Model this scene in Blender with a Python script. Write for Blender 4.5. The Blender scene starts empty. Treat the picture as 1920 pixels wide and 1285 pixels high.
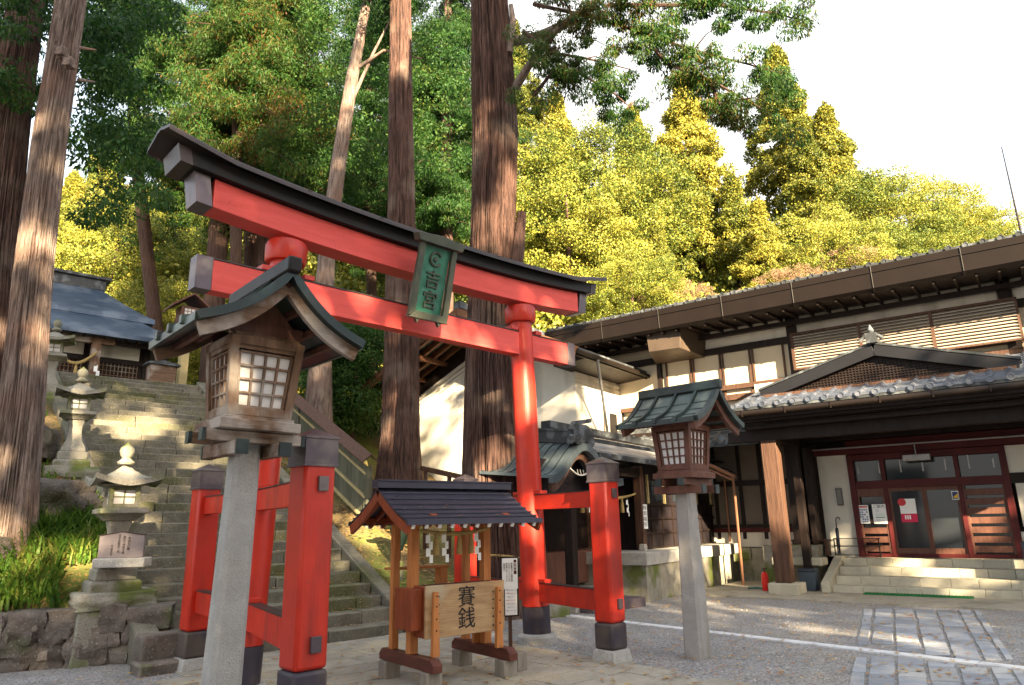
import bpy, bmesh, math, random
import numpy as np
from mathutils import Vector, Matrix, noise
random.seed(7); RNG=np.random.default_rng(11)
S=bpy.context.scene; COL=S.collection
R=math.radians
# ------------------------------------------------------------------ camera maths (also used to size things from known planes)
F_PX=1310.; PITCH=R(14.4); ROLL=R(1.1); HC=1.6
_F=np.array([0,math.cos(PITCH),math.sin(PITCH)]); _R0=np.array([1.,0,0]); _U0=np.cross(_R0,_F)
_R=_R0*math.cos(ROLL)-_U0*math.sin(ROLL); _U=_U0*math.cos(ROLL)+_R0*math.sin(ROLL)
CAM=np.array([0,0,HC])
def ray(x,y):
    d=_F*F_PX+_R*(x-960)+_U*(642.5-y); return d/d[1]
def gp(x,y,z=0):
    d=ray(x,y); return CAM+d*((z-HC)/d[2])
def at(x,y,Y): return CAM+ray(x,y)*Y
def on(x,y,P,n):
    d=ray(x,y); n=np.array(n,float); return CAM+d*(np.dot(np.array(P)-CAM,n)/np.dot(d,n))
# building frame: E to the right and nearer, B away from the camera
E3=np.array([.809,-.588,0]); B3=np.array([.588,.809,0]); O3=np.array([5.73,15.72,0.]); BROT=R(-36)
def fv(x,y,v):
    w=on(x,y,O3+B3*v,B3)-O3; return float(w@E3),float(w[2])
def fu(x,y,u):
    w=on(x,y,O3+E3*u,E3)-O3; return float(w@B3),float(w[2])
def bw(u,v,z=0): return O3+E3*u+B3*v+np.array([0,0,z])
# ------------------------------------------------------------------ tagging and objects
def tag(o,label=None,cat=None,group=None,kind=None):
    if label: o['label']=label
    if cat: o['category']=cat
    if group: o['group']=group
    if kind: o['kind']=kind
    return o
def thing(name,label,cat,loc=(0,0,0),rotz=0,group=None):
    o=bpy.data.objects.new(name,None); COL.objects.link(o); o.empty_display_size=.2
    o.location=Vector([float(c) for c in loc]); o.rotation_euler=(0,0,rotz)
    return tag(o,label,cat,group)
def dup(root,loc,rotz,label,scale=1):
    r=root.copy(); COL.objects.link(r); r.location=loc; r.rotation_euler=(0,0,rotz); r.scale=(scale,)*3; r['label']=label
    for ch in list(root.children):
        c=ch.copy(); COL.objects.link(c); c.parent=r
        for g2 in ch.children:
            d=g2.copy(); COL.objects.link(d); d.parent=c
    return r
class M:
    def __init__(s): s.v=[]; s.f=[]
    def add(s,vs,fs):
        n=len(s.v); s.v+= [tuple(map(float,p)) for p in vs]; s.f+=[tuple(i+n for i in f) for f in fs]; return s
    def box(s,x0,x1,y0,y1,z0,z1):
        return s.add([(x0,y0,z0),(x1,y0,z0),(x1,y1,z0),(x0,y1,z0),(x0,y0,z1),(x1,y0,z1),(x1,y1,z1),(x0,y1,z1)],
          [(0,3,2,1),(4,5,6,7),(0,1,5,4),(1,2,6,5),(2,3,7,6),(3,0,4,7)])
    def cb(s,c,d,rz=0):
        a,b,h=d[0]/2,d[1]/2,d[2]/2; co,si=math.cos(rz),math.sin(rz)
        vs=[(c[0]+x*co-y*si,c[1]+x*si+y*co,c[2]+z) for z in(-h,h) for x,y in((-a,-b),(a,-b),(a,b),(-a,b))]
        return s.add(vs,[(0,3,2,1),(4,5,6,7),(0,1,5,4),(1,2,6,5),(2,3,7,6),(3,0,4,7)])
    def beam(s,p,q,w,h,up=(0,0,1),w2=None,h2=None):
        p=Vector(p);q=Vector(q);d=(q-p).normalized();u=Vector(up); r=d.cross(u).normalized(); u=r.cross(d).normalized()
        w2=w2 or w;h2=h2 or h
        vs=[]
        for c,ww,hh in((p,w,h),(q,w2,h2)):
            for a,b in((-1,-1),(1,-1),(1,1),(-1,1)): vs.append(c+r*(a*ww/2)+u*(b*hh/2))
        return s.add(vs,[(0,1,2,3),(7,6,5,4),(0,4,5,1),(1,5,6,2),(2,6,7,3),(3,7,4,0)])
    def tube(s,pts,rad,n=10,cap=True):
        pts=[Vector(p) for p in pts]
        if not hasattr(rad,'__len__'): rad=[rad]*len(pts)
        vs=[];fs=[]; prev=None
        for i,p in enumerate(pts):
            d=(pts[min(i+1,len(pts)-1)]-pts[max(i-1,0)]).normalized()
            a=Vector((0,0,1)) if abs(d.z)<.9 else Vector((1,0,0))
            if prev is None: r=d.cross(a).normalized()
            else: r=(prev-d*prev.dot(d)).normalized()
            prev=r; u=r.cross(d)
            for k in range(n):
                t=2*math.pi*k/n; vs.append(p+(r*math.cos(t)+u*math.sin(t))*rad[i])
        for i in range(len(pts)-1):
            for k in range(n): fs.append((i*n+k,i*n+(k+1)%n,(i+1)*n+(k+1)%n,(i+1)*n+k))
        if cap: fs.append(tuple(range(n-1,-1,-1))); fs.append(tuple(range((len(pts)-1)*n,len(pts)*n)))
        return s.add(vs,fs)
    def strip(s,pts,side,w,h):
        sd=Vector(side).normalized(); P=[Vector(p) for p in pts]; vs=[];fs=[]; n=len(P)
        for i,p in enumerate(P):
            d=(P[min(i+1,n-1)]-P[max(i-1,0)]).normalized(); u=sd.cross(d).normalized()
            for a,b in((-1,-1),(1,-1),(1,1),(-1,1)): vs.append(p+sd*(a*w/2)+u*(b*h/2))
        for i in range(n-1):
            for k in range(4): fs.append((i*4+k,i*4+(k+1)%4,(i+1)*4+(k+1)%4,(i+1)*4+k))
        fs+=[(3,2,1,0),tuple((n-1)*4+k for k in range(4))]
        return s.add(vs,fs)
    def lathe(s,prof,c=(0,0,0),n=24,rot=0,sx=1,sy=1,top=(0,0)):
        vs=[];fs=[]; zt=prof[-1][1] or 1
        for r,z in prof:
            for k in range(n):
                t=2*math.pi*k/n+rot; vs.append((c[0]+r*math.cos(t)*sx,c[1]+r*math.sin(t)*sy,c[2]+z))
        m=len(prof)
        for i in range(m-1):
            for k in range(n): fs.append((i*n+k,i*n+(k+1)%n,(i+1)*n+(k+1)%n,(i+1)*n+k))
        fs.append(tuple(range(n-1,-1,-1))); fs.append(tuple(range((m-1)*n,m*n)))
        return s.add(vs,fs)
    def sq(s,prof,c=(0,0,0),rot=0):   # square lathe; r = half width
        return s.lathe([(r*math.sqrt(2),z) for r,z in prof],c,4,rot+math.pi/4)
    def prism(s,poly,a0,a1,ax='y'):   # poly in (x,z) extruded in y, or (y,z) extruded in x, or (x,y) extruded in z
        n=len(poly)
        f={'y':lambda p,a:(p[0],a,p[1]),'x':lambda p,a:(a,p[0],p[1]),'z':lambda p,a:(p[0],p[1],a)}[ax]
        vs=[f(p,a0) for p in poly]+[f(p,a1) for p in poly]
        return s.add(vs,[tuple(range(n)),tuple(range(2*n-1,n-1,-1))]+[(i,i+n,(i+1)%n+n,(i+1)%n) for i in range(n)])
    def sheet(s,grid,th):             # grid[i][j] of points; thickness downwards along -z
        a=len(grid);b=len(grid[0]); vs=[p for r in grid for p in r]+[(p[0],p[1],p[2]-th) for r in grid for p in r]; o=a*b; fs=[]
        for i in range(a-1):
            for j in range(b-1):
                q=(i*b+j,i*b+j+1,(i+1)*b+j+1,(i+1)*b+j); fs.append(q); fs.append(tuple(o+k for k in q[::-1]))
        ed=[(j,j+1) for j in range(b-1)]+[((a-1)*b+j,(a-1)*b+j+1) for j in range(b-1)]
        ed+=[(i*b,(i+1)*b) for i in range(a-1)]+[(i*b+b-1,(i+1)*b+b-1) for i in range(a-1)]
        fs+=[(x,y,y+o,x+o) for x,y in ed]
        return s.add(vs,fs)
    def rock(s,c,d,seed,rz=0,n=4,rough=.12,sq=.6):
        idx={};vs=[];fs=[]
        def vid(i,j,k):
            key=(i,j,k)
            if key not in idx:
                p=Vector((2*i/n-1,2*j/n-1,2*k/n-1)); m=max(abs(p.x),abs(p.y),abs(p.z))
                q=p.normalized()*1.25; p=p*sq+q*(1-sq)
                nz=noise.noise(p*1.3+Vector((seed*3.1,seed*1.7,seed)))
                p=p*(1+rough*2*nz); p=Vector((p.x*d[0]/2,p.y*d[1]/2,p.z*d[2]/2))
                co,si=math.cos(rz),math.sin(rz)
                idx[key]=len(vs); vs.append((c[0]+p.x*co-p.y*si,c[1]+p.x*si+p.y*co,c[2]+p.z))
            return idx[key]
        for a in range(n):
            for b in range(n):
                for t in(0,n):
                    for w in range(3):
                        q=[]
                        for da,db in((0,0),(1,0),(1,1),(0,1)):
                            t3=[a+da,b+db]; t3.insert(w,t); q.append(vid(*t3))
                        fs.append(tuple(q))
        return s.add(vs,fs)
    def obj(s,name,mt,parent=None,bevel=0,smooth=35,label=None,recalc=True):
        me=bpy.data.meshes.new(name); me.from_pydata(s.v,[],s.f); me.update()
        if recalc:
            bm=bmesh.new(); bm.from_mesh(me); bmesh.ops.recalc_face_normals(bm,faces=bm.faces); bm.to_mesh(me); bm.free()
        if smooth:
            me.polygons.foreach_set('use_smooth',[True]*len(me.polygons)); me.set_sharp_from_angle(angle=R(smooth))
        me.materials.append(mt); o=bpy.data.objects.new(name,me); COL.objects.link(o)
        if parent: o.parent=parent
        if bevel:
            b=o.modifiers.new('b','BEVEL'); b.width=bevel; b.segments=2; b.limit_method='ANGLE'; b.angle_limit=R(40); b.harden_normals=False
        if label: o['label']=label
        return o
# ------------------------------------------------------------------ materials
def mk(name,c1,c2=None,sc=4,st=(1,1,1),rough=.65,bump=.15,bsc=None,metal=0,c3=None,sc3=1.2,t3=(.5,.62),coat=0,spec=None,detail=6,speck=None,bst=None,isl=None,st3=None):
    m=bpy.data.materials.new(name); m.use_nodes=True; nt=m.node_tree; N=nt.nodes; L=nt.links
    b=N['Principled BSDF']; tc=N.new('ShaderNodeTexCoord')
    mp=N.new('ShaderNodeMapping'); mp.inputs['Scale'].default_value=st; L.new(tc.outputs['Object'],mp.inputs['Vector'])
    nz=N.new('ShaderNodeTexNoise'); nz.inputs['Scale'].default_value=sc; nz.inputs['Detail'].default_value=detail; nz.inputs['Roughness'].default_value=.62
    L.new(mp.outputs[0],nz.inputs['Vector'])
    rp=N.new('ShaderNodeValToRGB'); rp.color_ramp.elements[0].position=.32; rp.color_ramp.elements[1].position=.68
    c2=c2 or tuple(x*.75 for x in c1)
    rp.color_ramp.elements[0].color=(*c1,1); rp.color_ramp.elements[1].color=(*c2,1)
    L.new(nz.outputs['Fac'],rp.inputs['Fac']); out=rp.outputs['Color']
    if c3:
        n3=N.new('ShaderNodeTexNoise'); n3.inputs['Scale'].default_value=sc3; n3.inputs['Detail'].default_value=5
        if st3:
            m3=N.new('ShaderNodeMapping'); m3.inputs['Scale'].default_value=st3; L.new(tc.outputs['Object'],m3.inputs['Vector']); L.new(m3.outputs[0],n3.inputs['Vector'])
        else: L.new(tc.outputs['Object'],n3.inputs['Vector'])
        r3=N.new('ShaderNodeMapRange'); r3.inputs['From Min'].default_value=t3[0]; r3.inputs['From Max'].default_value=t3[1]; L.new(n3.outputs['Fac'],r3.inputs['Value'])
        mx=N.new('ShaderNodeMix'); mx.data_type='RGBA'; L.new(r3.outputs[0],mx.inputs['Factor']); L.new(out,mx.inputs[6]); mx.inputs[7].default_value=(*c3,1); out=mx.outputs[2]
    if speck:   # (scale, dark multiplier colour, threshold)
        vz=N.new('ShaderNodeTexNoise'); vz.inputs['Scale'].default_value=speck[0]; vz.inputs['Detail'].default_value=2; L.new(tc.outputs['Object'],vz.inputs['Vector'])
        r4=N.new('ShaderNodeMapRange'); r4.inputs['From Min'].default_value=speck[2]; r4.inputs['From Max'].default_value=speck[2]+.06; L.new(vz.outputs['Fac'],r4.inputs['Value'])
        mx=N.new('ShaderNodeMix'); mx.data_type='RGBA'; L.new(r4.outputs[0],mx.inputs['Factor']); L.new(out,mx.inputs[6]); mx.inputs[7].default_value=(*speck[1],1); out=mx.outputs[2]
    if isl:
        g_=N.new('ShaderNodeNewGeometry'); ri=N.new('ShaderNodeMapRange'); ri.inputs['To Min'].default_value=1-isl; ri.inputs['To Max'].default_value=1+isl; L.new(g_.outputs['Random Per Island'],ri.inputs['Value'])
        mx=N.new('ShaderNodeMix'); mx.data_type='RGBA'; mx.blend_type='MULTIPLY'; mx.inputs['Factor'].default_value=1; L.new(out,mx.inputs[6]); L.new(ri.outputs[0],mx.inputs[7]); out=mx.outputs[2]
    L.new(out,b.inputs['Base Color'])
    b.inputs['Metallic'].default_value=metal
    rr=N.new('ShaderNodeMapRange'); rr.inputs['To Min'].default_value=max(0,rough-.1); rr.inputs['To Max'].default_value=min(1,rough+.12); L.new(nz.outputs['Fac'],rr.inputs['Value']); L.new(rr.outputs[0],b.inputs['Roughness'])
    if coat: b.inputs['Coat Weight'].default_value=coat; b.inputs['Coat Roughness'].default_value=.15
    b.inputs['Specular IOR Level'].default_value=spec if spec is not None else (.35 if metal or coat else .18)
    if bump:
        bp=N.new('ShaderNodeBump'); bp.inputs['Strength'].default_value=bump; bp.inputs['Distance'].default_value=.03
        if bsc:
            nb=N.new('ShaderNodeTexNoise'); nb.inputs['Scale'].default_value=bsc; nb.inputs['Detail'].default_value=5
            if bst:
                m2=N.new('ShaderNodeMapping'); m2.inputs['Scale'].default_value=bst; L.new(tc.outputs['Object'],m2.inputs['Vector']); L.new(m2.outputs[0],nb.inputs['Vector'])
            else: L.new(mp.outputs[0],nb.inputs['Vector'])
            L.new(nb.outputs['Fac'],bp.inputs['Height'])
        else: L.new(nz.outputs['Fac'],bp.inputs['Height'])
        L.new(bp.outputs[0],b.inputs['Normal'])
    return m
def leafmat(name,cols,trans=.35,rough=.55,nsc=.5,tw=1.3):
    m=bpy.data.materials.new(name); m.use_nodes=True; nt=m.node_tree; N=nt.nodes; L=nt.links; N.remove(N['Principled BSDF'])
    out=N['Material Output']; g=N.new('ShaderNodeNewGeometry'); rp=N.new('ShaderNodeValToRGB')
    oi=N.new('ShaderNodeObjectInfo')
    tc=N.new('ShaderNodeTexCoord'); nz=N.new('ShaderNodeTexNoise'); nz.inputs['Scale'].default_value=nsc; nz.inputs['Detail'].default_value=3; L.new(tc.outputs['Object'],nz.inputs['Vector'])
    ad=N.new('ShaderNodeMath'); ad.operation='MULTIPLY_ADD'; L.new(g.outputs['Random Per Island'],ad.inputs[0]); ad.inputs[1].default_value=.55
    ma=N.new('ShaderNodeMath'); ma.operation='MULTIPLY_ADD'; L.new(nz.outputs['Fac'],ma.inputs[0]); ma.inputs[1].default_value=.9; ma.inputs[2].default_value=-.32
    mb=N.new('ShaderNodeMath'); mb.operation='MULTIPLY_ADD'; L.new(oi.outputs['Random'],mb.inputs[0]); mb.inputs[1].default_value=.28; L.new(ma.outputs[0],mb.inputs[2])
    L.new(mb.outputs[0],ad.inputs[2]); L.new(ad.outputs[0],rp.inputs['Fac'])
    cr=rp.color_ramp; cr.elements[0].color=(*cols[0],1); cr.elements[1].color=(*cols[-1],1)
    for i,c in enumerate(cols[1:-1]):
        e=cr.elements.new((i+1)/(len(cols)-1)); e.color=(*c,1)
    d=N.new('ShaderNodeBsdfPrincipled'); d.inputs['Roughness'].default_value=rough; d.inputs['Specular IOR Level'].default_value=.25
    t=N.new('ShaderNodeBsdfTranslucent'); mx=N.new('ShaderNodeMixShader'); mx.inputs[0].default_value=trans
    hs=N.new('ShaderNodeHueSaturation'); hs.inputs['Value'].default_value=tw; L.new(rp.outputs[0],hs.inputs['Color'])
    L.new(rp.outputs[0],d.inputs['Base Color']); L.new(hs.outputs[0],t.inputs['Color']); L.new(d.outputs[0],mx.inputs[1]); L.new(t.outputs[0],mx.inputs[2]); L.new(mx.outputs[0],out.inputs['Surface'])
    return m
X=dict
RED=mk('vermilion_paint',(.50,.026,.010),(.40,.018,.008),sc=2.5,rough=.40,bump=.12,bsc=8,bst=(9,9,.7),coat=.05,c3=(.26,.020,.012),sc3=2.2,t3=(.50,.72),st3=(2.5,2.5,.5),speck=(45,(.22,.03,.02),.70))
REDP=mk('faded_skylit_vermilion',(.66,.092,.078),(.57,.07,.058),sc=3,st=(.5,1,6),rough=.55,bump=.12,bsc=9,bst=(.6,1,14),c3=(.52,.075,.058),sc3=2.0,t3=(.58,.76),st3=(.5,1,3),speck=(40,(.35,.06,.05),.69))  # fading and sky reflection both mixed into this pinker beam colour
REDD=mk('dark_red_paint',(.085,.012,.012),(.055,.009,.009),sc=3,rough=.5,bump=.08)
CAP=mk('weathered_copper_cap',(.10,.078,.088),(.07,.054,.062),sc=3,rough=.42,metal=.5,bump=.06,c3=(.15,.12,.115),sc3=3)
KASA=mk('dark_copper_roofing',(.035,.026,.025),(.055,.038,.035),sc=3,rough=.45,metal=.4,bump=.1)
BLACKW=mk('black_lacquered_timber',(.010,.009,.009),(.016,.013,.012),sc=5,rough=.5,bump=.05)
SLEEVE=mk('black_base_sleeve',(.055,.045,.06),(.035,.03,.036),sc=3,rough=.4,bump=.05,c3=(.09,.07,.06),sc3=2)
STONE=mk('pale_granite',(.42,.40,.37),(.30,.285,.26),sc=7,rough=.85,bump=.35,bsc=40,speck=(90,(.16,.15,.14),.6))
CONC=mk('exposed_aggregate_post',(.36,.34,.32),(.27,.255,.24),sc=4,rough=.9,bump=.5,bsc=90,speck=(150,(.20,.18,.165),.60),c3=(.22,.20,.16),sc3=1.3,t3=(.50,.75),st3=(3,3,.6))
OLDW=mk('weathered_wood',(.20,.118,.075),(.105,.06,.038),sc=5,st=(3,3,.6),rough=.75,bump=.4,bsc=10,bst=(8,8,.8),c3=(.30,.25,.21),sc3=2.5)
OLDH=mk('weathered_wood_horizontal',(.19,.115,.075),(.095,.056,.036),sc=5,st=(.6,1.5,6),rough=.75,bump=.4,bsc=9,bst=(.8,2,10),c3=(.32,.27,.235),sc3=2.5)
REDW=mk('red_brown_timber',(.145,.064,.044),(.085,.038,.028),sc=5,st=(3,3,.7),rough=.5,bump=.2,bsc=9,bst=(8,8,.8))
PAPER=mk('lantern_paper',(.66,.63,.62),(.58,.55,.54),sc=3,rough=.5,bump=.02)
COPP=mk('green_black_copper_sheet',(.026,.036,.038),(.036,.044,.042),sc=3,rough=.38,metal=.45,bump=.1,c3=(.055,.08,.074),sc3=2)
COPL=mk('pale_patina_copper_sheet',(.10,.125,.115),(.065,.082,.078),sc=3,rough=.4,metal=.3,bump=.1,c3=(.17,.19,.16),sc3=3)
BRZ=mk('green_bronze_plaque',(.040,.17,.105),(.026,.11,.075),sc=5,rough=.5,metal=.25,bump=.3,c3=(.05,.17,.125),sc3=6)
BRZD=mk('dark_bronze_relief',(.085,.085,.06),(.05,.06,.045),sc=6,rough=.5,metal=.3,bump=.2)
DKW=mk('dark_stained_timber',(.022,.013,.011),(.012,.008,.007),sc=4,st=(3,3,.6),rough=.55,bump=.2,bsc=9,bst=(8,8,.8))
BRW=mk('brown_timber_posts',(.105,.055,.036),(.05,.026,.019),sc=4,st=(5,5,.4),rough=.55,bump=.35,bsc=9,bst=(9,9,.6))
PLAS=mk('white_plaster',(.66,.62,.55),(.58,.54,.47),sc=1.2,rough=.9,bump=.08,bsc=20,c3=(.30,.27,.22),sc3=.9,t3=(.50,.78),st3=(2.2,2.2,.35))
CREAM=mk('cream_panel',(.55,.47,.35),(.48,.41,.31),sc=1.5,rough=.8,bump=.04)
GUT=mk('brown_sheet_gutter',(.012,.008,.006),(.008,.005,.004),sc=2,rough=.45,metal=0,bump=.03)
TILE=mk('silver_grey_roof_tile',(.060,.070,.098),(.04,.046,.062),spec=.5,sc=3,rough=.30,bump=.12,bsc=20,c3=(.085,.09,.11),sc3=5,isl=.3)
TILED=mk('dark_roof_tile',(.045,.048,.052),(.028,.03,.033),sc=4,rough=.42,bump=.15,c3=(.10,.11,.12),sc3=4)
HALLR=mk('blue_grey_copper_roof',(.065,.095,.15),(.040,.06,.095),sc=2,st=(1,4,1),rough=.36,metal=.35,bump=.12,c3=(.11,.14,.19),sc3=1.4)
GLASS=mk('dark_window_glass',(.02,.024,.03),(.014,.017,.022),sc=1,rough=.05,bump=0,spec=.35)
METAL=mk('grey_painted_steel',(.30,.29,.29),(.24,.23,.23),sc=5,rough=.4,metal=.4,bump=.02)
NWOOD=mk('new_cedar_timber',(.50,.20,.065),(.38,.135,.04),sc=4,st=(6,6,.6),rough=.5,bump=.12,bsc=9,bst=(9,9,.8))
NWOODR=mk('red_stained_timber',(.27,.065,.025),(.18,.042,.018),sc=4,st=(5,5,.8),rough=.45,bump=.12)
NSKID=mk('dark_red_stained_skid',(.13,.042,.028),(.075,.028,.02),sc=4,st=(3,.6,3),rough=.5,bump=.2)
GBLK=mk('grey_weathered_block',(.27,.235,.19),(.17,.145,.12),sc=4,st=(4,4,.8),rough=.8,bump=.3)
PANELW=None
ROPE=mk('straw_rope',(.42,.30,.12),(.28,.19,.075),sc=30,rough=.9,bump=.6,bsc=60)
WHITE=mk('white_paper',(.80,.80,.78),(.76,.76,.75),sc=3,rough=.7,bump=0)
INK=mk('black_ink',(.02,.018,.018),(.025,.02,.02),sc=3,rough=.6,bump=0)
INKR=mk('red_ink',(.55,.05,.06),(.5,.04,.05),sc=3,rough=.6,bump=0)
INKG=mk('green_ink',(.08,.28,.16),(.07,.25,.14),sc=3,rough=.6,bump=0)
INKB=mk('blue_grey_ink',(.18,.20,.35),(.25,.27,.40),sc=8,rough=.6,bump=0)
POSTR=mk('poster_pink_red',(.60,.03,.09),(.55,.025,.08),sc=3,rough=.5,bump=0)
SHRROOF=mk('blue_grey_sheet_roof',(.085,.105,.12),(.055,.07,.08),sc=3,rough=.36,metal=.4,bump=.06,c3=(.12,.145,.155),sc3=2)
ZINC=mk('dark_violet_steel_roof',(.055,.052,.075),(.04,.038,.055),sc=3,rough=.36,metal=.4,bump=.04)
MOSSY=mk('mossy_granite',(.30,.28,.235),(.20,.185,.15),sc=5,rough=.9,bump=.4,bsc=30,c3=(.11,.13,.035),sc3=1.6,t3=(.50,.62),speck=(60,(.12,.11,.09),.6))
STEPM=mk('worn_stair_stone',(.17,.155,.12),(.105,.095,.075),sc=5,rough=.9,bump=.5,bsc=22,c3=(.085,.085,.035),sc3=1.1,t3=(.50,.68),speck=(50,(.24,.22,.17),.62),isl=.22)
WALLST=mk('brown_field_stone',(.19,.155,.13),(.085,.072,.062),isl=.35,sc=4,rough=.9,bump=.9,bsc=16,c3=(.085,.10,.035),sc3=1.5,t3=(.58,.72),speck=(45,(.26,.24,.21),.63))
GREENW=mk('weathered_green_grey_boards',(.12,.118,.08),(.07,.069,.048),isl=.2,sc=4,st=(6,6,.5),rough=.8,bump=.3,bsc=9,bst=(10,10,.8))
BAMB=mk('pale_rail_timber',(.42,.34,.17),(.33,.26,.13),sc=4,rough=.6,bump=.1)
BARKR=mk('red_brown_cedar_bark',(.115,.062,.048),(.030,.018,.016),sc=3.5,st=(5,5,.65),rough=.9,bump=1.0,bsc=6,bst=(8,8,1.1),c3=(.15,.11,.09),sc3=.9,t3=(.5,.7))
BARKG=mk('grey_weathered_bark',(.26,.20,.17),(.075,.05,.042),sc=3.5,st=(5,5,.65),rough=.9,bump=1.0,bsc=6,bst=(9,9,1.1),c3=(.18,.11,.085),sc3=1.1,t3=(.5,.66))
BARKD=mk('dark_bark',(.085,.05,.038),(.04,.024,.02),sc=3.5,st=(5,5,.4),rough=.95,bump=1.0,bsc=6,bst=(7,7,.6))
LF_D=leafmat('dark_cedar_foliage',[(.005,.020,.006),(.011,.042,.009),(.022,.070,.010),(.05,.10,.014),(.13,.05,.012)],trans=.4,nsc=.5)
LF_M=leafmat('mid_green_foliage',[(.010,.040,.010),(.022,.070,.014),(.045,.10,.018),(.10,.14,.025)],trans=.4)
LF_G=leafmat('golden_cryptomeria_foliage',[(.012,.028,.006),(.04,.065,.010),(.12,.13,.018),(.26,.235,.032),(.43,.345,.06)],trans=.16,nsc=.35)
LF_Y=leafmat('yellow_green_broadleaf',[(.014,.035,.008),(.045,.075,.012),(.11,.14,.020),(.245,.235,.034),(.41,.36,.07)],trans=.2,nsc=.3)
LF_P=leafmat('autumn_pink_foliage',[(.10,.07,.035),(.24,.13,.08),(.36,.25,.16),(.30,.27,.07)],trans=.35,nsc=.5)
LF_GR=leafmat('lily_grass_blades',[(.018,.055,.010),(.045,.11,.014),(.10,.17,.022),(.26,.21,.06)],trans=.35,nsc=1.5)
LF_FALL=leafmat('fallen_leaf',[(.16,.06,.03),(.30,.13,.05),(.42,.28,.08),(.10,.05,.04)],trans=.1,nsc=2)
# ------------------------------------------------------------------ text
def text(s,size,mt,parent,loc,rot=(math.pi/2,0,0),ext=.002,name='lettering',vert=True,bold=0,sp=1.0):
    c=bpy.data.curves.new('t','FONT'); c.body='\n'.join(s) if vert else s; c.size=size; c.extrude=ext; c.offset=bold
    c.align_x='CENTER'; c.align_y='CENTER'; c.space_line=sp; c.resolution_u=2
    o=bpy.data.objects.new('t',c); COL.objects.link(o); bpy.context.view_layer.update()
    me=bpy.data.meshes.new_from_object(o.evaluated_get(bpy.context.evaluated_depsgraph_get()))
    bpy.data.objects.remove(o); me.materials.clear(); me.materials.append(mt)
    q=bpy.data.objects.new(name,me); COL.objects.link(q); q.parent=parent; q.location=loc; q.rotation_euler=rot
    return q
# ------------------------------------------------------------------ foliage
def leaf_arrays(C,Rad,per,ln,wd,droop=.2,jit=.35,flat=0.0,rng=RNG):
    C=np.repeat(np.asarray(C,float),per,0); Rd=np.repeat(np.asarray(Rad,float),per,0); n=len(C)
    d=rng.normal(size=(n,3)); d/=np.linalg.norm(d,axis=1)[:,None]
    rr=rng.random(n)**.5*.55+.5
    P=C+d*Rd*rr[:,None]
    a=rng.normal(size=(n,3)); a+=d*.8; a[:,2]-=droop*2; a/=np.linalg.norm(a,axis=1)[:,None]
    nn=d+rng.normal(size=(n,3))*jit; nn[:,2]+=flat; b=np.cross(a,nn); b/=(np.linalg.norm(b,axis=1)[:,None]+1e-6)
    l=(ln*(.6+.8*rng.random(n)))[:,None]; w=(wd*(.6+.8*rng.random(n)))[:,None]
    return np.stack([P,P+a*l*.45+b*w,P+a*l,P+a*l*.45-b*w],1)
def leaf_obj(Q,name,mt,parent=None):
    n=len(Q); me=bpy.data.meshes.new(name); me.vertices.add(4*n); me.vertices.foreach_set('co',Q.reshape(-1).astype(np.float32))
    me.loops.add(4*n); me.loops.foreach_set('vertex_index',np.arange(4*n,dtype=np.int32)); me.polygons.add(n)
    me.polygons.foreach_set('loop_start',np.arange(0,4*n,4,dtype=np.int32)); me.polygons.foreach_set('loop_total',np.full(n,4,np.int32))
    me.update(); me.validate(); me.materials.append(mt); o=bpy.data.objects.new(name,me); COL.objects.link(o)
    if parent: o.parent=parent
    return o
def trunk_mesh(pts,rads,n=64,ridge=.05,seg=40,flare=0,seed=0,fr=9):
    """bark-ridged trunk along a polyline"""
    pts=[Vector([float(c) for c in p]) for p in pts]; m=M(); vs=[];fs=[]; T=len(pts)-1
    for i in range(seg+1):
        t=i/seg*T; k=min(int(t),T-1); q=t-k; p=pts[k].lerp(pts[k+1],q); r=rads[k]*(1-q)+rads[k+1]*q
        for j in range(n):
            a=2*math.pi*j/n; ca,sa=math.cos(a),math.sin(a)
            h=noise.noise(Vector((ca*fr+seed,sa*fr,p.z*.35+seed)))*.6+noise.noise(Vector((ca*fr*2.3+seed,sa*fr*2.3,p.z*.8)))*.4
            big=noise.noise(Vector((ca*1.3+seed*2,sa*1.3,p.z*.25)))
            fl=flare*math.exp(-(p.z-pts[0].z)*1.1)*(1+.35*math.sin(a*5+seed)+.2*math.sin(a*3+2*seed))
            rr=r*(1+big*.12)+ridge*(abs(h)*-2.2+.35)+fl
            vs.append((p.x+ca*rr,p.y+sa*rr,p.z))
    for i in range(seg):
        for j in range(n): fs.append((i*n+j,i*n+(j+1)%n,(i+1)*n+(j+1)%n,(i+1)*n+j))
    m.add(vs,fs); return m
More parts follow.
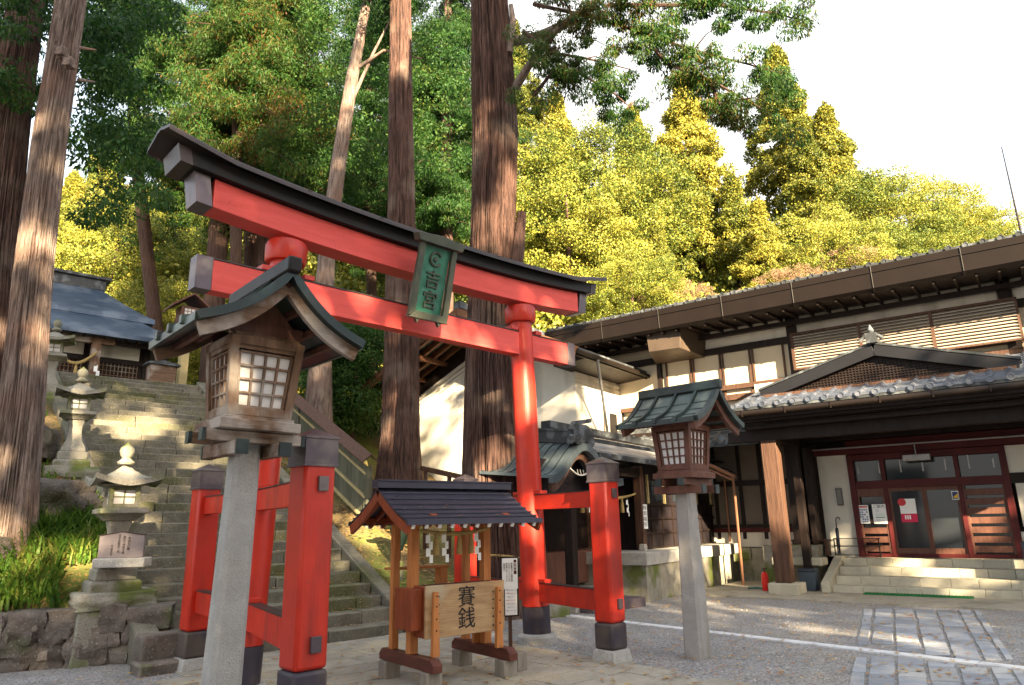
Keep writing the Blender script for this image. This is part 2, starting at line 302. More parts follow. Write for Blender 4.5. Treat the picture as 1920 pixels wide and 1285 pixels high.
# ------------------------------------------------------------------ terrain
P0=np.array([-2.28,10.82,0.]); SROT=R(42); SX=np.array([math.cos(SROT),math.sin(SROT),0]); ST=np.array([-math.sin(SROT),math.cos(SROT),0])
def sw(x,t,z=0): return P0+SX*x+ST*t+np.array([0,0,z])
NST=32; RISE=.17; RUN=.34
def sstep(a,b,x):
    t=min(1,max(0,(x-a)/(b-a))); return t*t*(3-2*t)
WA=np.array([-9.4,7.7,0.]); WB=np.array([-4.78,9.55,0.]); WDV=(WB-WA)/np.linalg.norm(WB-WA); WN=np.array([-WDV[1],WDV[0],0])
def wall_d(x,y): return float((np.array([x,y,0])-WA)@WN)
def height(x,y):
    w=np.array([x,y,0])-P0; sx=float(w@SX); t=float(w@ST)
    left=min(5.4,.45*max(t,0)+.40)
    if sx<-2.7: z=min(left,.50+1.1*max(0,wall_d(x,y)-.1)) if wall_d(x,y)>.0 else -.3
    elif sx<1.0: z=max(-.2,min(5.38,.5*t-.45))
    else:
        zb=max(0,min(5.4,.5*t+.12)) if t>.3 else 0
        far=max(0,min(5.4,(t-3.4)*.62)); z=zb*(1-sstep(1.8,4.2,sx))+far*sstep(1.8,4.2,sx)
        z*=1-sstep(7.0,9.5,sx-.15*max(0,t-8))
    if t>19: z=max(z,z)
    hill=max(0,(y-27-.10*max(0,x)))*.62*sstep(24,40,y+.15*abs(x)) if y>24 else 0
    hill=hill+noise.noise(Vector((x*.08,y*.08,0)))*1.5*sstep(28,40,y)
    hill-=max(0,x-12)*.25*sstep(28,50,y)
    return max(z,hill) if hill>0 else z
def terrain_sheet(x0,x1,y0,y1,n,m,keep,off=0,wob=.05):
    vs=[];idx={};fs=[]
    for i in range(n+1):
        for j in range(m+1):
            x=x0+(x1-x0)*i/n; y=y0+(y1-y0)*j/m; z=height(x,y)
            idx[i,j]=len(vs); vs.append((x,y,z+off+(noise.noise(Vector((x*1.3,y*1.3,3)))*wob if z>.05 else -.06 if z>-.2 else -.3)))
    for i in range(n):
        for j in range(m):
            q=[idx[i,j],idx[i+1,j],idx[i+1,j+1],idx[i,j+1]]
            if (keep(*vs[q[0]]) or keep(*vs[q[2]])) and min(vs[k][2] for k in q)>-.25: fs.append(tuple(q))
    mm=M(); mm.v=vs; mm.f=fs; return mm
# gravel: one sheet to the horizon
def gravel_mat():
    m=mk('gravel',(.31,.295,.29),(.225,.215,.21),sc=1.2,rough=.95,bump=.9,bsc=55,c3=(.30,.27,.23),sc3=.7,t3=(.5,.7),speck=(34,(.10,.09,.085),.60))
    nt=m.node_tree; N=nt.nodes; L=nt.links; b=N['Principled BSDF']; tc=N.new('ShaderNodeTexCoord')
    v=N.new('ShaderNodeTexVoronoi'); v.inputs['Scale'].default_value=55; L.new(tc.outputs['Object'],v.inputs['Vector'])
    sx=N.new('ShaderNodeSeparateColor'); L.new(v.outputs['Color'],sx.inputs[0]); mr=N.new('ShaderNodeMapRange'); mr.inputs['To Min'].default_value=.6; mr.inputs['To Max'].default_value=1.45; L.new(sx.outputs[0],mr.inputs[0])
    mx=N.new('ShaderNodeMix'); mx.data_type='RGBA'; mx.blend_type='MULTIPLY'; mx.inputs['Factor'].default_value=1
    src=b.inputs['Base Color'].links[0].from_socket; L.new(src,mx.inputs[6]); L.new(mr.outputs[0],mx.inputs[7]); L.new(mx.outputs[2],b.inputs['Base Color'])
    return m
GRAV=gravel_mat()
EARTH=mk('leaf_strewn_earth',(.15,.105,.05),(.085,.06,.03),sc=3,rough=.95,bump=.8,bsc=14,c3=(.11,.13,.03),sc3=.8,t3=(.45,.6),speck=(20,(.28,.17,.06),.58))
g=M(); K=12
for i in range(K):
    for j in range(K): pass
g.add([(-600,-400,0),(600,-400,0),(600,900,0),(-600,900,0)],[(0,1,2,3)])
tag(g.obj('ground',GRAV,smooth=0),kind='structure')
tag(terrain_sheet(-30,14,7.5,42,264,207,lambda x,y,z:z>-.03).obj('hill_slope',EARTH,smooth=60,recalc=False),kind='structure')
tag(terrain_sheet(-150,150,41,190,60,34,lambda x,y,z:True,off=-.02,wob=.6).obj('hillside',EARTH,smooth=60,recalc=False),kind='structure')
# flagstone path under the offering box, from the stairs towards the viewer
FLAG=mk('grey_flagstone',(.33,.30,.25),(.22,.20,.16),sc=3,isl=.12,rough=.9,bump=.25,bsc=30,c3=(.36,.31,.22),sc3=.8,speck=(50,(.17,.15,.13),.62))

pm=M(); random.seed(3)
for r in range(26):
    t1=-.05-r*.42; t0=t1-.405; x=-3.0+ (r%2)*.33
    while x<1.15:
        w=random.uniform(.55,.95); x1=min(x+w,1.2)
        if x1-x>.2:
            a=[sw(x,t0),sw(x1-.014,t0),sw(x1-.014,t1),sw(x,t1)]; h=.012+random.uniform(0,.006)
            pm.add([(p[0],p[1],-.03) for p in a]+[(p[0],p[1],h) for p in a],[(4,5,6,7),(0,1,5,4),(1,2,6,5),(2,3,7,6),(3,0,4,7)])
        x=x1
tag(pm.obj('stone_path',FLAG,bevel=.005),kind='structure')
# kerb strip (white painted stone line) and granite paving on the right
k1=gp(1040,1155);k2=gp(1400,1195);k3=gp(1920,1256);kd=(k3-k2)/np.linalg.norm(k3-k2)
KERB=mk('white_stone_kerb',(.62,.62,.63),(.50,.50,.51),sc=3,rough=.8,bump=.15,bsc=30,c3=(.42,.41,.40),sc3=3,t3=(.55,.7))
km=M(); kn=np.array([-kd[1],kd[0],0]); p=k2-kd*5.2
for i in range(14):
    a=p+kd*(i*1.0); b=a+kd*.992
    km.add([*(a-kn*.085),*[]] and [tuple(a-kn*.085),tuple(b-kn*.085),tuple(b+kn*.085),tuple(a+kn*.085)]+[tuple(q+np.array([0,0,.022])) for q in (a-kn*.085,b-kn*.085,b+kn*.085,a+kn*.085)],[(4,5,6,7),(0,1,5,4),(1,2,6,5),(2,3,7,6),(3,0,4,7)])
tag(km.obj('kerb_strip',KERB,bevel=.005),kind='structure')
PAVE=mk('grey_granite_sett',(.30,.31,.335),(.19,.20,.225),isl=.2,sc=2.5,rough=.8,bump=.35,bsc=22,c3=(.34,.33,.32),sc3=1.6,speck=(60,(.15,.15,.16),.62))
pa=gp(1618,1142);pb=gp(1838,1146);pc=gp(1604,1214)
dx=np.array([math.cos(R(-36)),math.sin(R(-36)),0]); dy=pc-pa; dy/=np.linalg.norm(dy)
dy=gp(1590,1285)-pa; dy/=np.linalg.norm(dy); wd=np.linalg.norm(pb-pa); print('pave',pa,pb,dy,wd,kd)
pv=M(); random.seed(5); cols=[0,.10,.27,.45,.63,.81,.93,1.0]
d2=gp(1905,1240)-pb; d2/=np.linalg.norm(d2); print('d2',d2)
for c in range(7):
    L=0.02; 
    while L<7.5:
        l=random.choice([.28,.36,.45,.62,.75]) if 0<c<6 else random.choice([.5,.7,.9])
        def pt(u,s):
            q=pa+(pb-pa)*u; dd=dy*(1-u)+d2*u; dd=dd/np.linalg.norm(dd); return q+dd*s
        g0=.012/wd*1.6
        a=[pt(cols[c]+g0,L),pt(cols[c+1]-g0,L),pt(cols[c+1]-g0,L+l-.022),pt(cols[c]+g0,L+l-.022)]
        a=[q+np.array([random.uniform(-.008,.008),random.uniform(-.008,.008),0]) for q in a]
        mid=sum(a)/4; dist=abs(float((mid-k2)@kn))
        if dist>.13+l*.30 : h=.014+random.uniform(0,.008); pv.add([(q[0],q[1],-.02) for q in a]+[(q[0],q[1],h) for q in a],[(4,5,6,7),(0,1,5,4),(1,2,6,5),(2,3,7,6),(3,0,4,7)])
        L+=l
tag(pv.obj('stone_paving',PAVE,bevel=.008),kind='structure')
# concrete apron in front of the hall entrance
APR=mk('concrete_apron',(.36,.325,.26),(.28,.25,.20),sc=2,rough=.9,bump=.15,bsc=30,c3=(.24,.22,.17),sc3=1.3)
ap=M(); ap.add([tuple(bw(u,v,z)) for u,v,z in [(-1.9,-1.05,-.03),(14,-1.25,-.03),(14,3,-.03),(-1.9,3,-.03),(-1.9,-1.05,.03),(14,-1.25,.03),(14,3,.03),(-1.9,3,.03)]],[(4,5,6,7),(0,1,5,4),(1,2,6,5),(2,3,7,6),(3,0,4,7)])
tag(ap.obj('pavement',APR,bevel=.006),kind='structure')
# ------------------------------------------------------------------ staircase
st=thing('stone_staircase','long worn mossy stone staircase climbing the left slope to the old hall','staircase',P0,SROT)
random.seed(9)
for i in range(NST):
    m=M(); x=-2.62
    y0=i*RUN; 
    while x<.74:
        w=random.uniform(.6,1.3); x1=min(x+w,.76)
        if .76-x1<.3: x1=.76
        dz=random.uniform(-.012,.012); dyy=random.uniform(-.02,.02)
        n=3; poly=[]
        m.box(x+.004,x1-.004,y0+dyy,y0+RUN+.12,(i)*RISE-.12,(i+1)*RISE+dz)
        x=x1
    m.obj('step',STEPM,st,bevel=.018)
for x0,x1 in((-2.92,-2.63),(.77,1.02)):
    m=M(); n=10; L0=NST*RUN
    for i in range(n):
        a=-.05+L0*i/n; b=-.05+L0*(i+1)/n-.012; f=lambda q:q*RISE/RUN+.20
        m.prism([(a,f(a)-.6),(b,f(b)-.6),(b,f(b)),(a,f(a))],x0,x1,'x')
    m.obj('kerb',STEPM,st,bevel=.02)
m=M(); m.box(-2.98,-2.55,-.28,.05,-.05,.40); m.box(-3.05,-2.4,-.5,-.1,-.05,.13); m.obj('end_stone',WALLST,st,bevel=.03)
m=M(); m.box(-3.2,1.3,NST*RUN+.46,NST*RUN+9,NST*RISE-.5,NST*RISE-.02); m.obj('landing',STEPM,st,bevel=.01)
# ------------------------------------------------------------------ retaining wall
rw=M(); a=np.array([-9.4,7.7,0.]); b=np.array([-4.78,9.55,0.]); L=np.linalg.norm(b-a); d=(b-a)/L; ang=math.atan2(d[1],d[0]); random.seed(21); sd=0
rows=[(0,.24),(.19,.26),(.38,.27)]
for zr,h in rows:
    s=-random.uniform(0,.4)
    while s<L:
        w=random.uniform(.28,.62); hh=h*random.uniform(.9,1.2); c=a+d*(s+w/2); sd+=1
        rw.rock((c[0],c[1]+random.uniform(-.03,.03),zr+h/2+random.uniform(-.02,.02)),(w*1.0,.42,hh*1.05),sd,ang+random.uniform(-.08,.08),n=7,rough=.10,sq=.84); s+=w*1.0
for i in range(26):
    s=random.uniform(1.5,L); c=a+d*s; sd+=1; w=random.uniform(.08,.2); rw.rock((c[0],c[1]-.17,random.uniform(.05,.5)),(w,w,w*.8),sd,0,n=3)
tag(rw.obj('retaining_wall',WALLST,smooth=50),'low rough stone retaining wall below the grassy bank at the left','wall')
# stones in the bank beside the lanterns
random.seed(4)
for i,(x,t,s,lab) in enumerate([(-3.55,3.3,.75,'mossy boulder behind the nearest stone lantern'),(-3.2,3.2,.5,'smaller boulder right behind the nearest stone lantern'),(-3.6,5.7,.8,'dark flat boulder below the middle stone lantern'),(-4.3,2.2,.4,'small pale stone in the grass by the leaning trunk')]):
    p=sw(x,t); z=height(p[0],p[1]); m=M(); m.rock((0,0,s*.2),(s*1.3,s,s*.75),i+40,i,n=7,rough=.2)
    o=m.obj('boulder',WALLST,smooth=50); o.location=(p[0],p[1],z); tag(o,lab,'boulder',group='boulders on the bank')
# ------------------------------------------------------------------ stone lanterns
def stone_lantern(pos,H,rot,label,moss=True,seed=0):
    mt=MOSSY; t=thing('stone_lantern',label,'stone lantern',pos,rot,'old stone lanterns beside the staircase'); k=H/2.15
    m=M(); m.sq([(.46,-.9),(.43,-.1),(.40,.02),(.37,.05)],(0,0,0)); m.rock((.02,0,.03),(.95,.9,.22),3+seed,n=5,rough=.08,sq=.85); m.obj('footing',mt,t,bevel=.02)
    m=M(); m.sq([(.31,.13),(.31,.25),(.28,.28)]); m.sq([(.25,.281),(.25,.42),(.23,.44)]); m.obj('base',mt,t,bevel=.012)
    m=M(); m.sq([(.215,.441),(.20,.52),(.135,.66),(.112,.80),(.115,.93),(.145,1.06)]); m.obj('shaft',mt,t,bevel=.012)
    m=M(); m.sq([(.17,1.061),(.27,1.15),(.30,1.16),(.30,1.22),(.26,1.235)]); m.obj('platform',mt,t,bevel=.01)
    m=M(); w=.165
    for sx in(-1,1):
        for sy in(-1,1): m.box(sx*w-.028,sx*w+.028,sy*w-.028,sy*w+.028,1.236,1.52)
    m.box(-w,w,-w,w,1.236,1.29); m.box(-w,w,-w,w,1.475,1.52); ob=m.obj('light_chamber',mt,t,bevel=.005)
    m=M(); m.box(-w+.012,w-.012,-w+.012,w-.012,1.291,1.474); m.obj('paper_window',PAPER,ob)
    m=M()
    for a in range(4):
        co,si=round(math.cos(a*math.pi/2)),round(math.sin(a*math.pi/2))
        for (c,dd) in (((0,-w+.006,1.38),(.016,.016,.19)),((0,-w+.006,1.385),(.28,.016,.016))):
            x,y=c[0]*co-c[1]*si,c[0]*si+c[1]*co; e=(dd[0],dd[1],dd[2]) if a%2==0 else (dd[1],dd[0],dd[2]); m.cb((x,y,c[2]),e)
    m.obj('muntin',mt,ob)
    # roof: upturned corners
    g=[];N=12
    for i in range(N+1):
        row=[]
        for j in range(N+1):
            u=2*i/N-1;v=2*j/N-1; rr=max(abs(u),abs(v)); cr=abs(u*v)**1.5
            z=1.60+.26*(1-rr)**1.6+.10*cr*rr+.0
            row.append((u*.42,v*.42,z))
        g.append(row)
    m=M(); m.sheet(g,.075); m.sq([(.19,1.525),(.30,1.55)]); m.obj('roof',mt,t,smooth=50)
    m=M(); m.lathe([(.10,1.84),(.12,1.87),(.08,1.90),(.055,1.93),(.085,1.97),(.10,2.03),(.085,2.08),(.05,2.11),(.008,2.155)],n=16); m.obj('finial',mt,t)
    t.scale=(k,k,k); return t
LP=[((-5.3,9.62,.70),2.05,'stone lantern with a lichen pale roof, nearest beside the staircase and its inscribed plaque'),((-7.87,12.5,2.55),1.95,'stone lantern halfway up the bank, right of the leaning grey trunk'),((-10.5,15.5,4.35),2.0,'stone lantern at the stair top partly hidden by the leaning trunk')]
for i,(p,h,l) in enumerate(LP): stone_lantern(p,h,SROT-R(2+i*5),l,seed=i)
# inscribed plaque at the foot of the nearest lantern
pq=gp(226,1047,.9); pq=at(226,1046,9.25)
t=thing('inscribed_plaque','house shaped pinkish stone plaque with carved lines leaning on the nearest lantern','plaque',pq,R(8))
PQM=mk('pink_grey_board',(.25,.205,.20),(.20,.165,.16),sc=3,st=(1,1,5),rough=.55,bump=.1)
m=M(); w=.27; m.prism([(-w,0),(w,0),(w,.27),(0,.315),(-w,.27)],-.02,.02,'y'); bo=m.obj('board',PQM,t,bevel=.004)
m=M(); m.beam((-w-.01,0,.275),(0,0,.32),.06,.012,up=(0,0,1)); m.beam((0,0,.32),(w+.01,0,.275),.06,.012); m.obj('edge_trim',KASA,t)
m=M(); m.box(-w-.04,w+.04,-.06,.22,-.12,-.002); m.obj('plinth',STONE,t,bevel=.015)
for i,(s,x,z) in enumerate([('奉納石灯籠',.09,.17),('諏訪大神御守護',.03,.155),('氏子崇敬者一同',-.03,.17),('平成吉日',-.11,.09)]): text(s,.034,INK,bo,(x,-.0225,z),ext=.001,sp=.95)
# ------------------------------------------------------------------ torii
TO=np.array([-1.22,8.82,0.]); TROT=R(44.2); TX=np.array([.717,.697,0]); TY=np.array([-.697,.717,0])
tor=thing('torii_gate','large vermilion four legged torii gate with black roofed lintel in front of the staircase','torii gate',TO,TROT)
for s in(-1,1):
    base=Vector((s*2.08,0,0)); top=Vector((s*1.88,0,4.76))
    def ax(z): return base.lerp(top,z/4.76)
    m=M(); m.tube([ax(.48),ax(1.6),ax(3),ax(4.62)],[.185,.18,.172,.165],40); pl=m.obj('pillar',RED,tor)
    m=M(); m.tube([ax(4.50),ax(4.53),ax(4.70),ax(4.745)],[.215,.23,.235,.215],40); m.obj('ring',RED,pl)
    m=M(); m.tube([ax(.12),ax(.475)],[.193,.192],40); m.obj('base_sleeve',SLEEVE,pl)
    m=M(); m.lathe([(.27,-.1),(.27,.09),(.24,.125)],(base.x,0,0),32); m.obj('base_stone',STONE,pl,bevel=.01)
m=M(); m.box(-2.72,2.84,-.085,.085,3.985,4.325); nk=m.obj('tie_beam',REDP,tor,bevel=.006)
m=M(); m.box(-2.72,2.84,-.095,.095,4.326,4.34); m.obj('beam_flashing',KASA,nk)
for s in(-1,1):
    m=M(); m.box(*sorted((s*2.781+.06,s*2.95+.06)),-.092,.092,3.978,4.343); m.obj('end_cap',CAP,nk,bevel=.004)
    for q in(-.30,.20):
        x=s*1.9; m=M(); m.box(x+q,x+q+.13,-.11,.11,4.341,4.40); m.obj('wedge',RED,nk,bevel=.005)
def curve(x): return .145*(abs(x-.12)/3.2)**2.3
def curved_beam(xs,hw,z0,z1,lean=0):
    m=M(); vs=[];fs=[]
    for x in xs:
        c=curve(x)
        for y,z in((-hw,z0),(hw,z0),(hw,z1),(-hw,z1)): vs.append((x+ (lean*(z-z0)*(1 if x>0 else -1) if x in(xs[0],xs[-1]) else 0),y,z+c))
    n=len(xs)
    for i in range(n-1):
        for k in range(4): fs.append((i*4+k,i*4+(k+1)%4,(i+1)*4+(k+1)%4,(i+1)*4+k))
    fs+= [(3,2,1,0),tuple((n-1)*4+k for k in range(4))]
    return m.add(vs,fs)
lin=lambda a,b,n:[a+(b-a)*i/n for i in range(n+1)]
sh=curved_beam(lin(-2.80,3.08,24),.14,4.76,5.085).obj('lower_lintel',REDP,tor,bevel=.006)
for s in(-1,1): curved_beam(sorted([s*2.941+.14,s*3.11+.14]),.148,4.753,5.09,.15).obj('end_cap',CAP,sh,bevel=.004)
ka=curved_beam(lin(-3.06,3.30,24),.225,5.092,5.265,.2).obj('upper_lintel',BLACKW,tor,bevel=.005)
for s in(-1,1): curved_beam(sorted([s*3.181+.12,s*3.31+.12]),.23,5.085,5.27,.2).obj('end_cap',KASA,ka)
m=M(); g=[]
for x in lin(-3.36,3.62,40):
    c=curve(x)+max(0,abs(x-.13)-2.8)*.12
    g.append([(x,-.345,5.258+c),(x,-.33,5.288+c),(x,-.12,5.345+c),(x,-.06,5.372+c),(x,.06,5.372+c),(x,.12,5.345+c),(x,.33,5.288+c),(x,.345,5.258+c)])
m.sheet(g,.035); rf=m.obj('roof_sheet',KASA,tor)
m=M()
for x in lin(-2.8,3.1,6):
    c=curve(x); m.beam((x,-.345,5.268+c),(x,-.06,5.380+c),.05,.008)
m.obj('seam',KASA,rf)
# side poles: (x,y) local, pillar side
HP=2.30
for (px_,py_,side) in [(-2.47,-1.96,-1),(1.68,-1.60,1),(-1.86,1.82,-1),(2.25,1.72,1)]:
    zz=HP+ (.11 if px_==-2.45 else 0)
    sl=.56 if px_==-2.47 else .43
    m=M(); h=.135; m.box(px_-h,px_+h,py_-h,py_+h,sl+.001,zz-.22); po=m.obj('side_post',RED,tor,bevel=.03)
    m=M(); m.box(px_-h-.006,px_+h+.006,py_-h-.006,py_+h+.006,.14,sl); m.obj('base_sleeve',SLEEVE,po,bevel=.03)
    m=M(); m.sq([(.185,-.1),(.175,.02),(.15,.139)],(px_,py_,0)); m.obj('base_stone',STONE,po,bevel=.012)
    m=M(); m.sq([(h+.016,zz-.245),(h+.016,zz-.225),(h+.008,zz-.22),(h+.008,zz-.03),(h+.018,zz-.025),(h+.018,zz-.012),(.004,zz+.07)],(px_,py_,0)); m.obj('post_cap',CAP,po)
    x0=side*2.0
    for z0,z1 in(((.64,.88) if side<0 else (.54,.78)),(1.76,1.96)):
        dx_,dy_=px_-x0,py_; l=math.hypot(dx_,dy_); ux,uy=dx_/l,dy_/l
        xc=side*(2.08-.2*(z0/4.76)); a=Vector((xc,0,(z0+z1)/2)); b=Vector((px_,py_,(z0+z1)/2)); dd=(b-a).normalized()
        m=M(); m.beam(a+dd*.16,b-dd*.13,.10,z1-z0); ra=m.obj('rail',RED,tor,bevel=.005)
        m=M(); m.beam(a+dd*.16+Vector((0,0,(z1-z0)/2+.006)),b-dd*.135+Vector((0,0,(z1-z0)/2+.006)),.115,.010); m.obj('rail_flashing',KASA,ra)
        m=M(); m.beam(a+dd*.12+Vector((0,0,(z1-z0)/2+.035)),a+dd*.34+Vector((0,0,(z1-z0)/2+.035)),.12,.045); m.obj('wedge',RED,ra,bevel=.004)
        sg=-1 if py_<0 else 1
        m=M(); m.cb((px_+.02,py_+sg*(h+.012),(z0+z1)/2+(.06 if z0>1 else -.02)),(.085,.03,.115)); m.obj('tenon_cap',CAP,po,bevel=.004)
# ------------------------------------------------------------------ name plaque hanging at the torii centre
pl=thing('shrine_plaque','green bronze name plaque with raised characters hanging at the middle of the torii lintel','plaque',TO+TX*(-.12)+TY*(-.30)+np.array([0,0,4.13]),TROT)
pl.rotation_euler=(R(14),0,TROT)
PW=.215
m=M(); m.box(-PW,PW,-.02,.02,.06,.92); bd=m.obj('panel',BRZ,pl,bevel=.004)
for s in(-1,1):
    m=M(); m.prism([(s*(PW-.0),.03),(s*(PW+.09),-.01),(s*(PW+.075),.93),(s*(PW-.0),.95)],-.075,-.02,'y'); m.obj('side_frame',BRZD,pl,bevel=.004)
m=M(); m.prism([(-PW-.09,-.03),(PW+.09,-.03),(PW,.06),(-PW,.06)],-.10,.015,'y'); m.obj('end_frame',BRZD,pl,bevel=.005); m=M(); m.prism([(-PW-.12,.93),(PW+.12,.93),(PW+.16,1.02),(0,1.06),(-PW-.16,1.02)],-.12,.02,'y'); m.obj('end_frame',BRZD,pl,bevel=.005)
for s in(-1,1):
    m=M(); m.prism([(s*.17-.035,-.031),(s*.17+.035,-.031),(s*.17,-.085)],-.08,-.03,'y'); m.obj('foot',BRZD,pl)
m=M(); pts=[(math.cos(a)*.085,-.032,.76+math.sin(a)*.085) for a in lin(R(35),R(325),20)]; m.tube(pts,.016,8); m.lathe([(.035,0),(.03,.014),(.004,.018)],(0,0,0),12)
for i in range(len(m.v)-36,len(m.v)): x,y,z=m.v[i]; m.v[i]=(x,-.022-z,.76+y)
m.obj('emblem',BRZD,pl)
text('吉宮',.25,BRZD,pl,(0,-.03,.35),ext=.012,name='raised_characters',sp=1.05)
# ------------------------------------------------------------------ wooden lanterns on stone posts
def curved_gable_roof(W,Lh,zr,ze,th,n=12,sag=.10,y0=None):
    """grid across x (gable width) for both slopes, ridge along y; returns sheet grid"""
    g=[]
    for y in (-Lh,Lh):
        row=[]
        for i in range(-n,n+1):
            u=i/n; z=ze+(zr-ze)*((1-abs(u))**1.0) - sag*math.sin(math.pi*abs(u)**.9)
            row.append((u*W,y,z))
        g.append(row)
    return g
def wood_lantern(label,pos,rot,ph,roofm,woodm,boxm,colw=.13,scale=1.0,tilt=0):
    t=thing('wooden_lantern',label,'lantern',pos,rot,'roofed wooden lanterns on stone posts'); 
    # post: chamfered square tapering upwards
    m=M(); prof=[]
    def ring(w,c,z): return [(w-c,-w,z),(w,-w+c,z),(w,w-c,z),(w-c,w,z),(-w+c,w,z),(-w,w-c,z),(-w,-w+c,z),(-w+c,-w,z)]
    rs=[ring(colw*1.12,.035,-.2),ring(colw*1.10,.035,.0),ring(colw*.98,.03,ph*.5),ring(colw*.86,.028,ph)]
    vs=[p for r_ in rs for p in r_]; fs=[]
    for i in range(3):
        for k in range(8): fs.append((i*8+k,i*8+(k+1)%8,(i+1)*8+(k+1)%8,(i+1)*8+k))
    fs.append(tuple(range(24,32))); m.add(vs,fs); m.obj('post',CONC,t)
    b=Vector((0,0,ph)); k=scale
    # cross bearers and sill frame
    m=M()
    for s in(-1,1):
        m.box(s*.155-.04,s*.155+.04,-.40*k,.40*k,ph-.10,ph-.005)
        m.box(-.40*k,.40*k,s*.155-.036,s*.155+.036,ph-.004,ph+.075)
    br=m.obj('bearer',OLDH if boxm is OLDW else boxm,t,bevel=.006)
    for s in(-1,1):
        for q in(-1,1):
            m=M()
            m.box(s*.155-.044,s*.155+.044,*sorted((q*.401*k,q*.43*k)),ph-.104,ph-.001)
            m.obj('end_cap',COPP,br); m=M(); m.box(*sorted((q*.401*k,q*.43*k)),s*.155-.040,s*.155+.040,ph-.008,ph+.079); m.obj('end_cap',COPP,br)
    m=M(); z=ph+.08; m.sq([(.335*k,z),(.335*k,z+.07),(.29*k,z+.075),(.29*k,z+.10)]); m.obj('sill',OLDH if boxm is OLDW else boxm,t,bevel=.006)
    zb=z+.101; zt=zb+.66*k; wb=.235*k; wt=.285*k
    m=M()
    for sx in(-1,1):
        for sy in(-1,1): m.beam((sx*wb,sy*wb,zb),(sx*wt,sy*wt,zt),.062,.062,up=(1,0,0))
    for sy in(-1,1):
        m.beam((-wt,sy*wt,zt-.03),(wt,sy*wt,zt-.03),.055,.07); m.beam((-wb-.0,sy*(wb+.004),zb+.035),(wb,sy*(wb+.004),zb+.035),.055,.065)
        m.beam((sy*wt,-wt,zt-.03),(sy*wt,wt,zt-.03),.055,.066); m.beam((sy*(wb+.004),-wb,zb+.035),(sy*(wb+.004),wb,zb+.035),.055,.06)
    m.box(-wt,wt,-wt,wt,zt,zt+.03); fr=m.obj('frame',boxm,t,bevel=.004)
    # lattice panels
    z0=zb+.07; z1=zb+.53*k if boxm is OLDW else zb+.56*k
    for a in range(4):
        R4=Matrix.Rotation(a*math.pi/2,3,'Z'); e=lambda z:(wb+(wt-wb)*(z-zb)/(zt-zb))
        def P(u,z,off=0): w=e(z); return R4@Vector((u*(w-.045),-(w-.012)-off,z))
        m=M(); m.add([P(-1,z0),P(1,z0),P(1,z1),P(-1,z1)],[(0,1,2,3)]); pp=m.obj('paper_panel',PAPER,t,recalc=False)
        m=M()
        for i in range(5): u=-1+i*.5; m.beam(P(u,z0,.012),P(u,z1,.012),.016,.020,up=R4@Vector((0,-1,0)))
        for i in range(5): zz=z0+(z1-z0)*i/4; m.beam(P(-1,zz,.014),P(1,zz,.014),.020,.016)
        m.obj('lattice',boxm,pp)
        m=M(); m.beam(P(-1.05,z1+.045,.012),P(1.05,z1+.045,.012),.03,.05); 
        for i in range(9): u=-.95+i*.2375; m.beam(P(u,z1+.07,.008),P(u,zt-.06,.008),.022,.028,up=R4@Vector((0,-1,0)))
        m.obj('rail_grille',boxm,t)
    # roof
    W=.68*k; Lh=.64*k; ze=zt+.02; zr=ze+.50*k; rg=M(); g=curved_gable_roof(W,Lh,zr,ze,.03,sag=.085*k); rg.sheet(g,.045); ro=rg.obj('roof',roofm,t,smooth=25)
    def zroof(u): return ze+(zr-ze)*(1-abs(u))-.085*k*math.sin(math.pi*abs(u)**.9)
    for sy in(-1,1):
        for sx in(-1,1):
            m=M(); m.strip([(sx*u*W*.97,sy*(Lh-.04),zroof(u)-.095) for u in lin(.03,1,10)],(0,1,0),.045,.095); m.obj('barge_board',OLDH if boxm is OLDW else boxm,t)
        m=M(); m.strip([(u*W*1.02,sy*(Lh+.012),zroof(u)-.018) for u in lin(-1,1,20)],(0,1,0),.07,.062); m.obj('verge_trim',COPP,ro)
    m=M()
    for sx in(-1,1):
        for yy in (-.34,0,.34):
            m.strip([(sx*u*W*1.04,yy*k,zroof(u)+.018) for u in lin(.02,1,10)],(0,1,0),.034,.038)
            m.cb((sx*W*1.05,yy*k,zroof(1)+.005),(.03,.05,.06))
        m.beam((sx*W*1.015,-Lh,zroof(1)-.02),(sx*W*1.015,Lh,zroof(1)-.02),.03,.06)
    m.obj('batten',COPP,ro)
    if roofm is COPL:
        m=M()
        for sx in(-1,1):
            for u in(.3,.52,.76): m.beam((sx*u*W,-Lh,zroof(u)+.002),(sx*u*W,Lh,zroof(u)+.002),.018,.014)
        m.obj('sheet_joint',COPP,ro)
    m=M(); m.beam((0,-Lh-.09*k,zr+.035),(0,Lh+.05*k,zr+.035),.105,.125); 
    m.obj('ridge_cap',COPP if roofm is COPL else BLACKW,ro,bevel=.02)
    m=M()
    for sx in(-1,1):
        for u in(.25,.5,.75):
            m.beam((sx*u*W,-Lh+.05,zroof(u)-.075),(sx*u*W,Lh-.05,zroof(u)-.075),.04,.05)
        m.beam((sx*.0,-Lh+.03,zr-.11),(sx*.0,Lh-.03,zr-.11),.05,.07)
    m.box(-wt-.02,wt+.02,-wt+.02,-wt+.05,zt+.03,zt+.12); m.box(-wt-.02,wt+.02,wt-.05,wt-.02,zt+.03,zt+.12)
    m.prism([(-wt*.8,zt+.121),(wt*.8,zt+.121),(0,zr-.14)],-wt+.03,-wt+.05,'y')
    m.obj('purlin',boxm if boxm is not OLDW else REDW,t)
    return t
lp=gp(427,1300,0)*1.0; kL=5.25/lp[1]
WL=wood_lantern('large weathered grey brown roofed lantern on a stone post, nearest the viewer at the left',(lp[0]*kL,5.25,0),R(41),2.20,COPP,OLDW,OLDW,.108,.88)
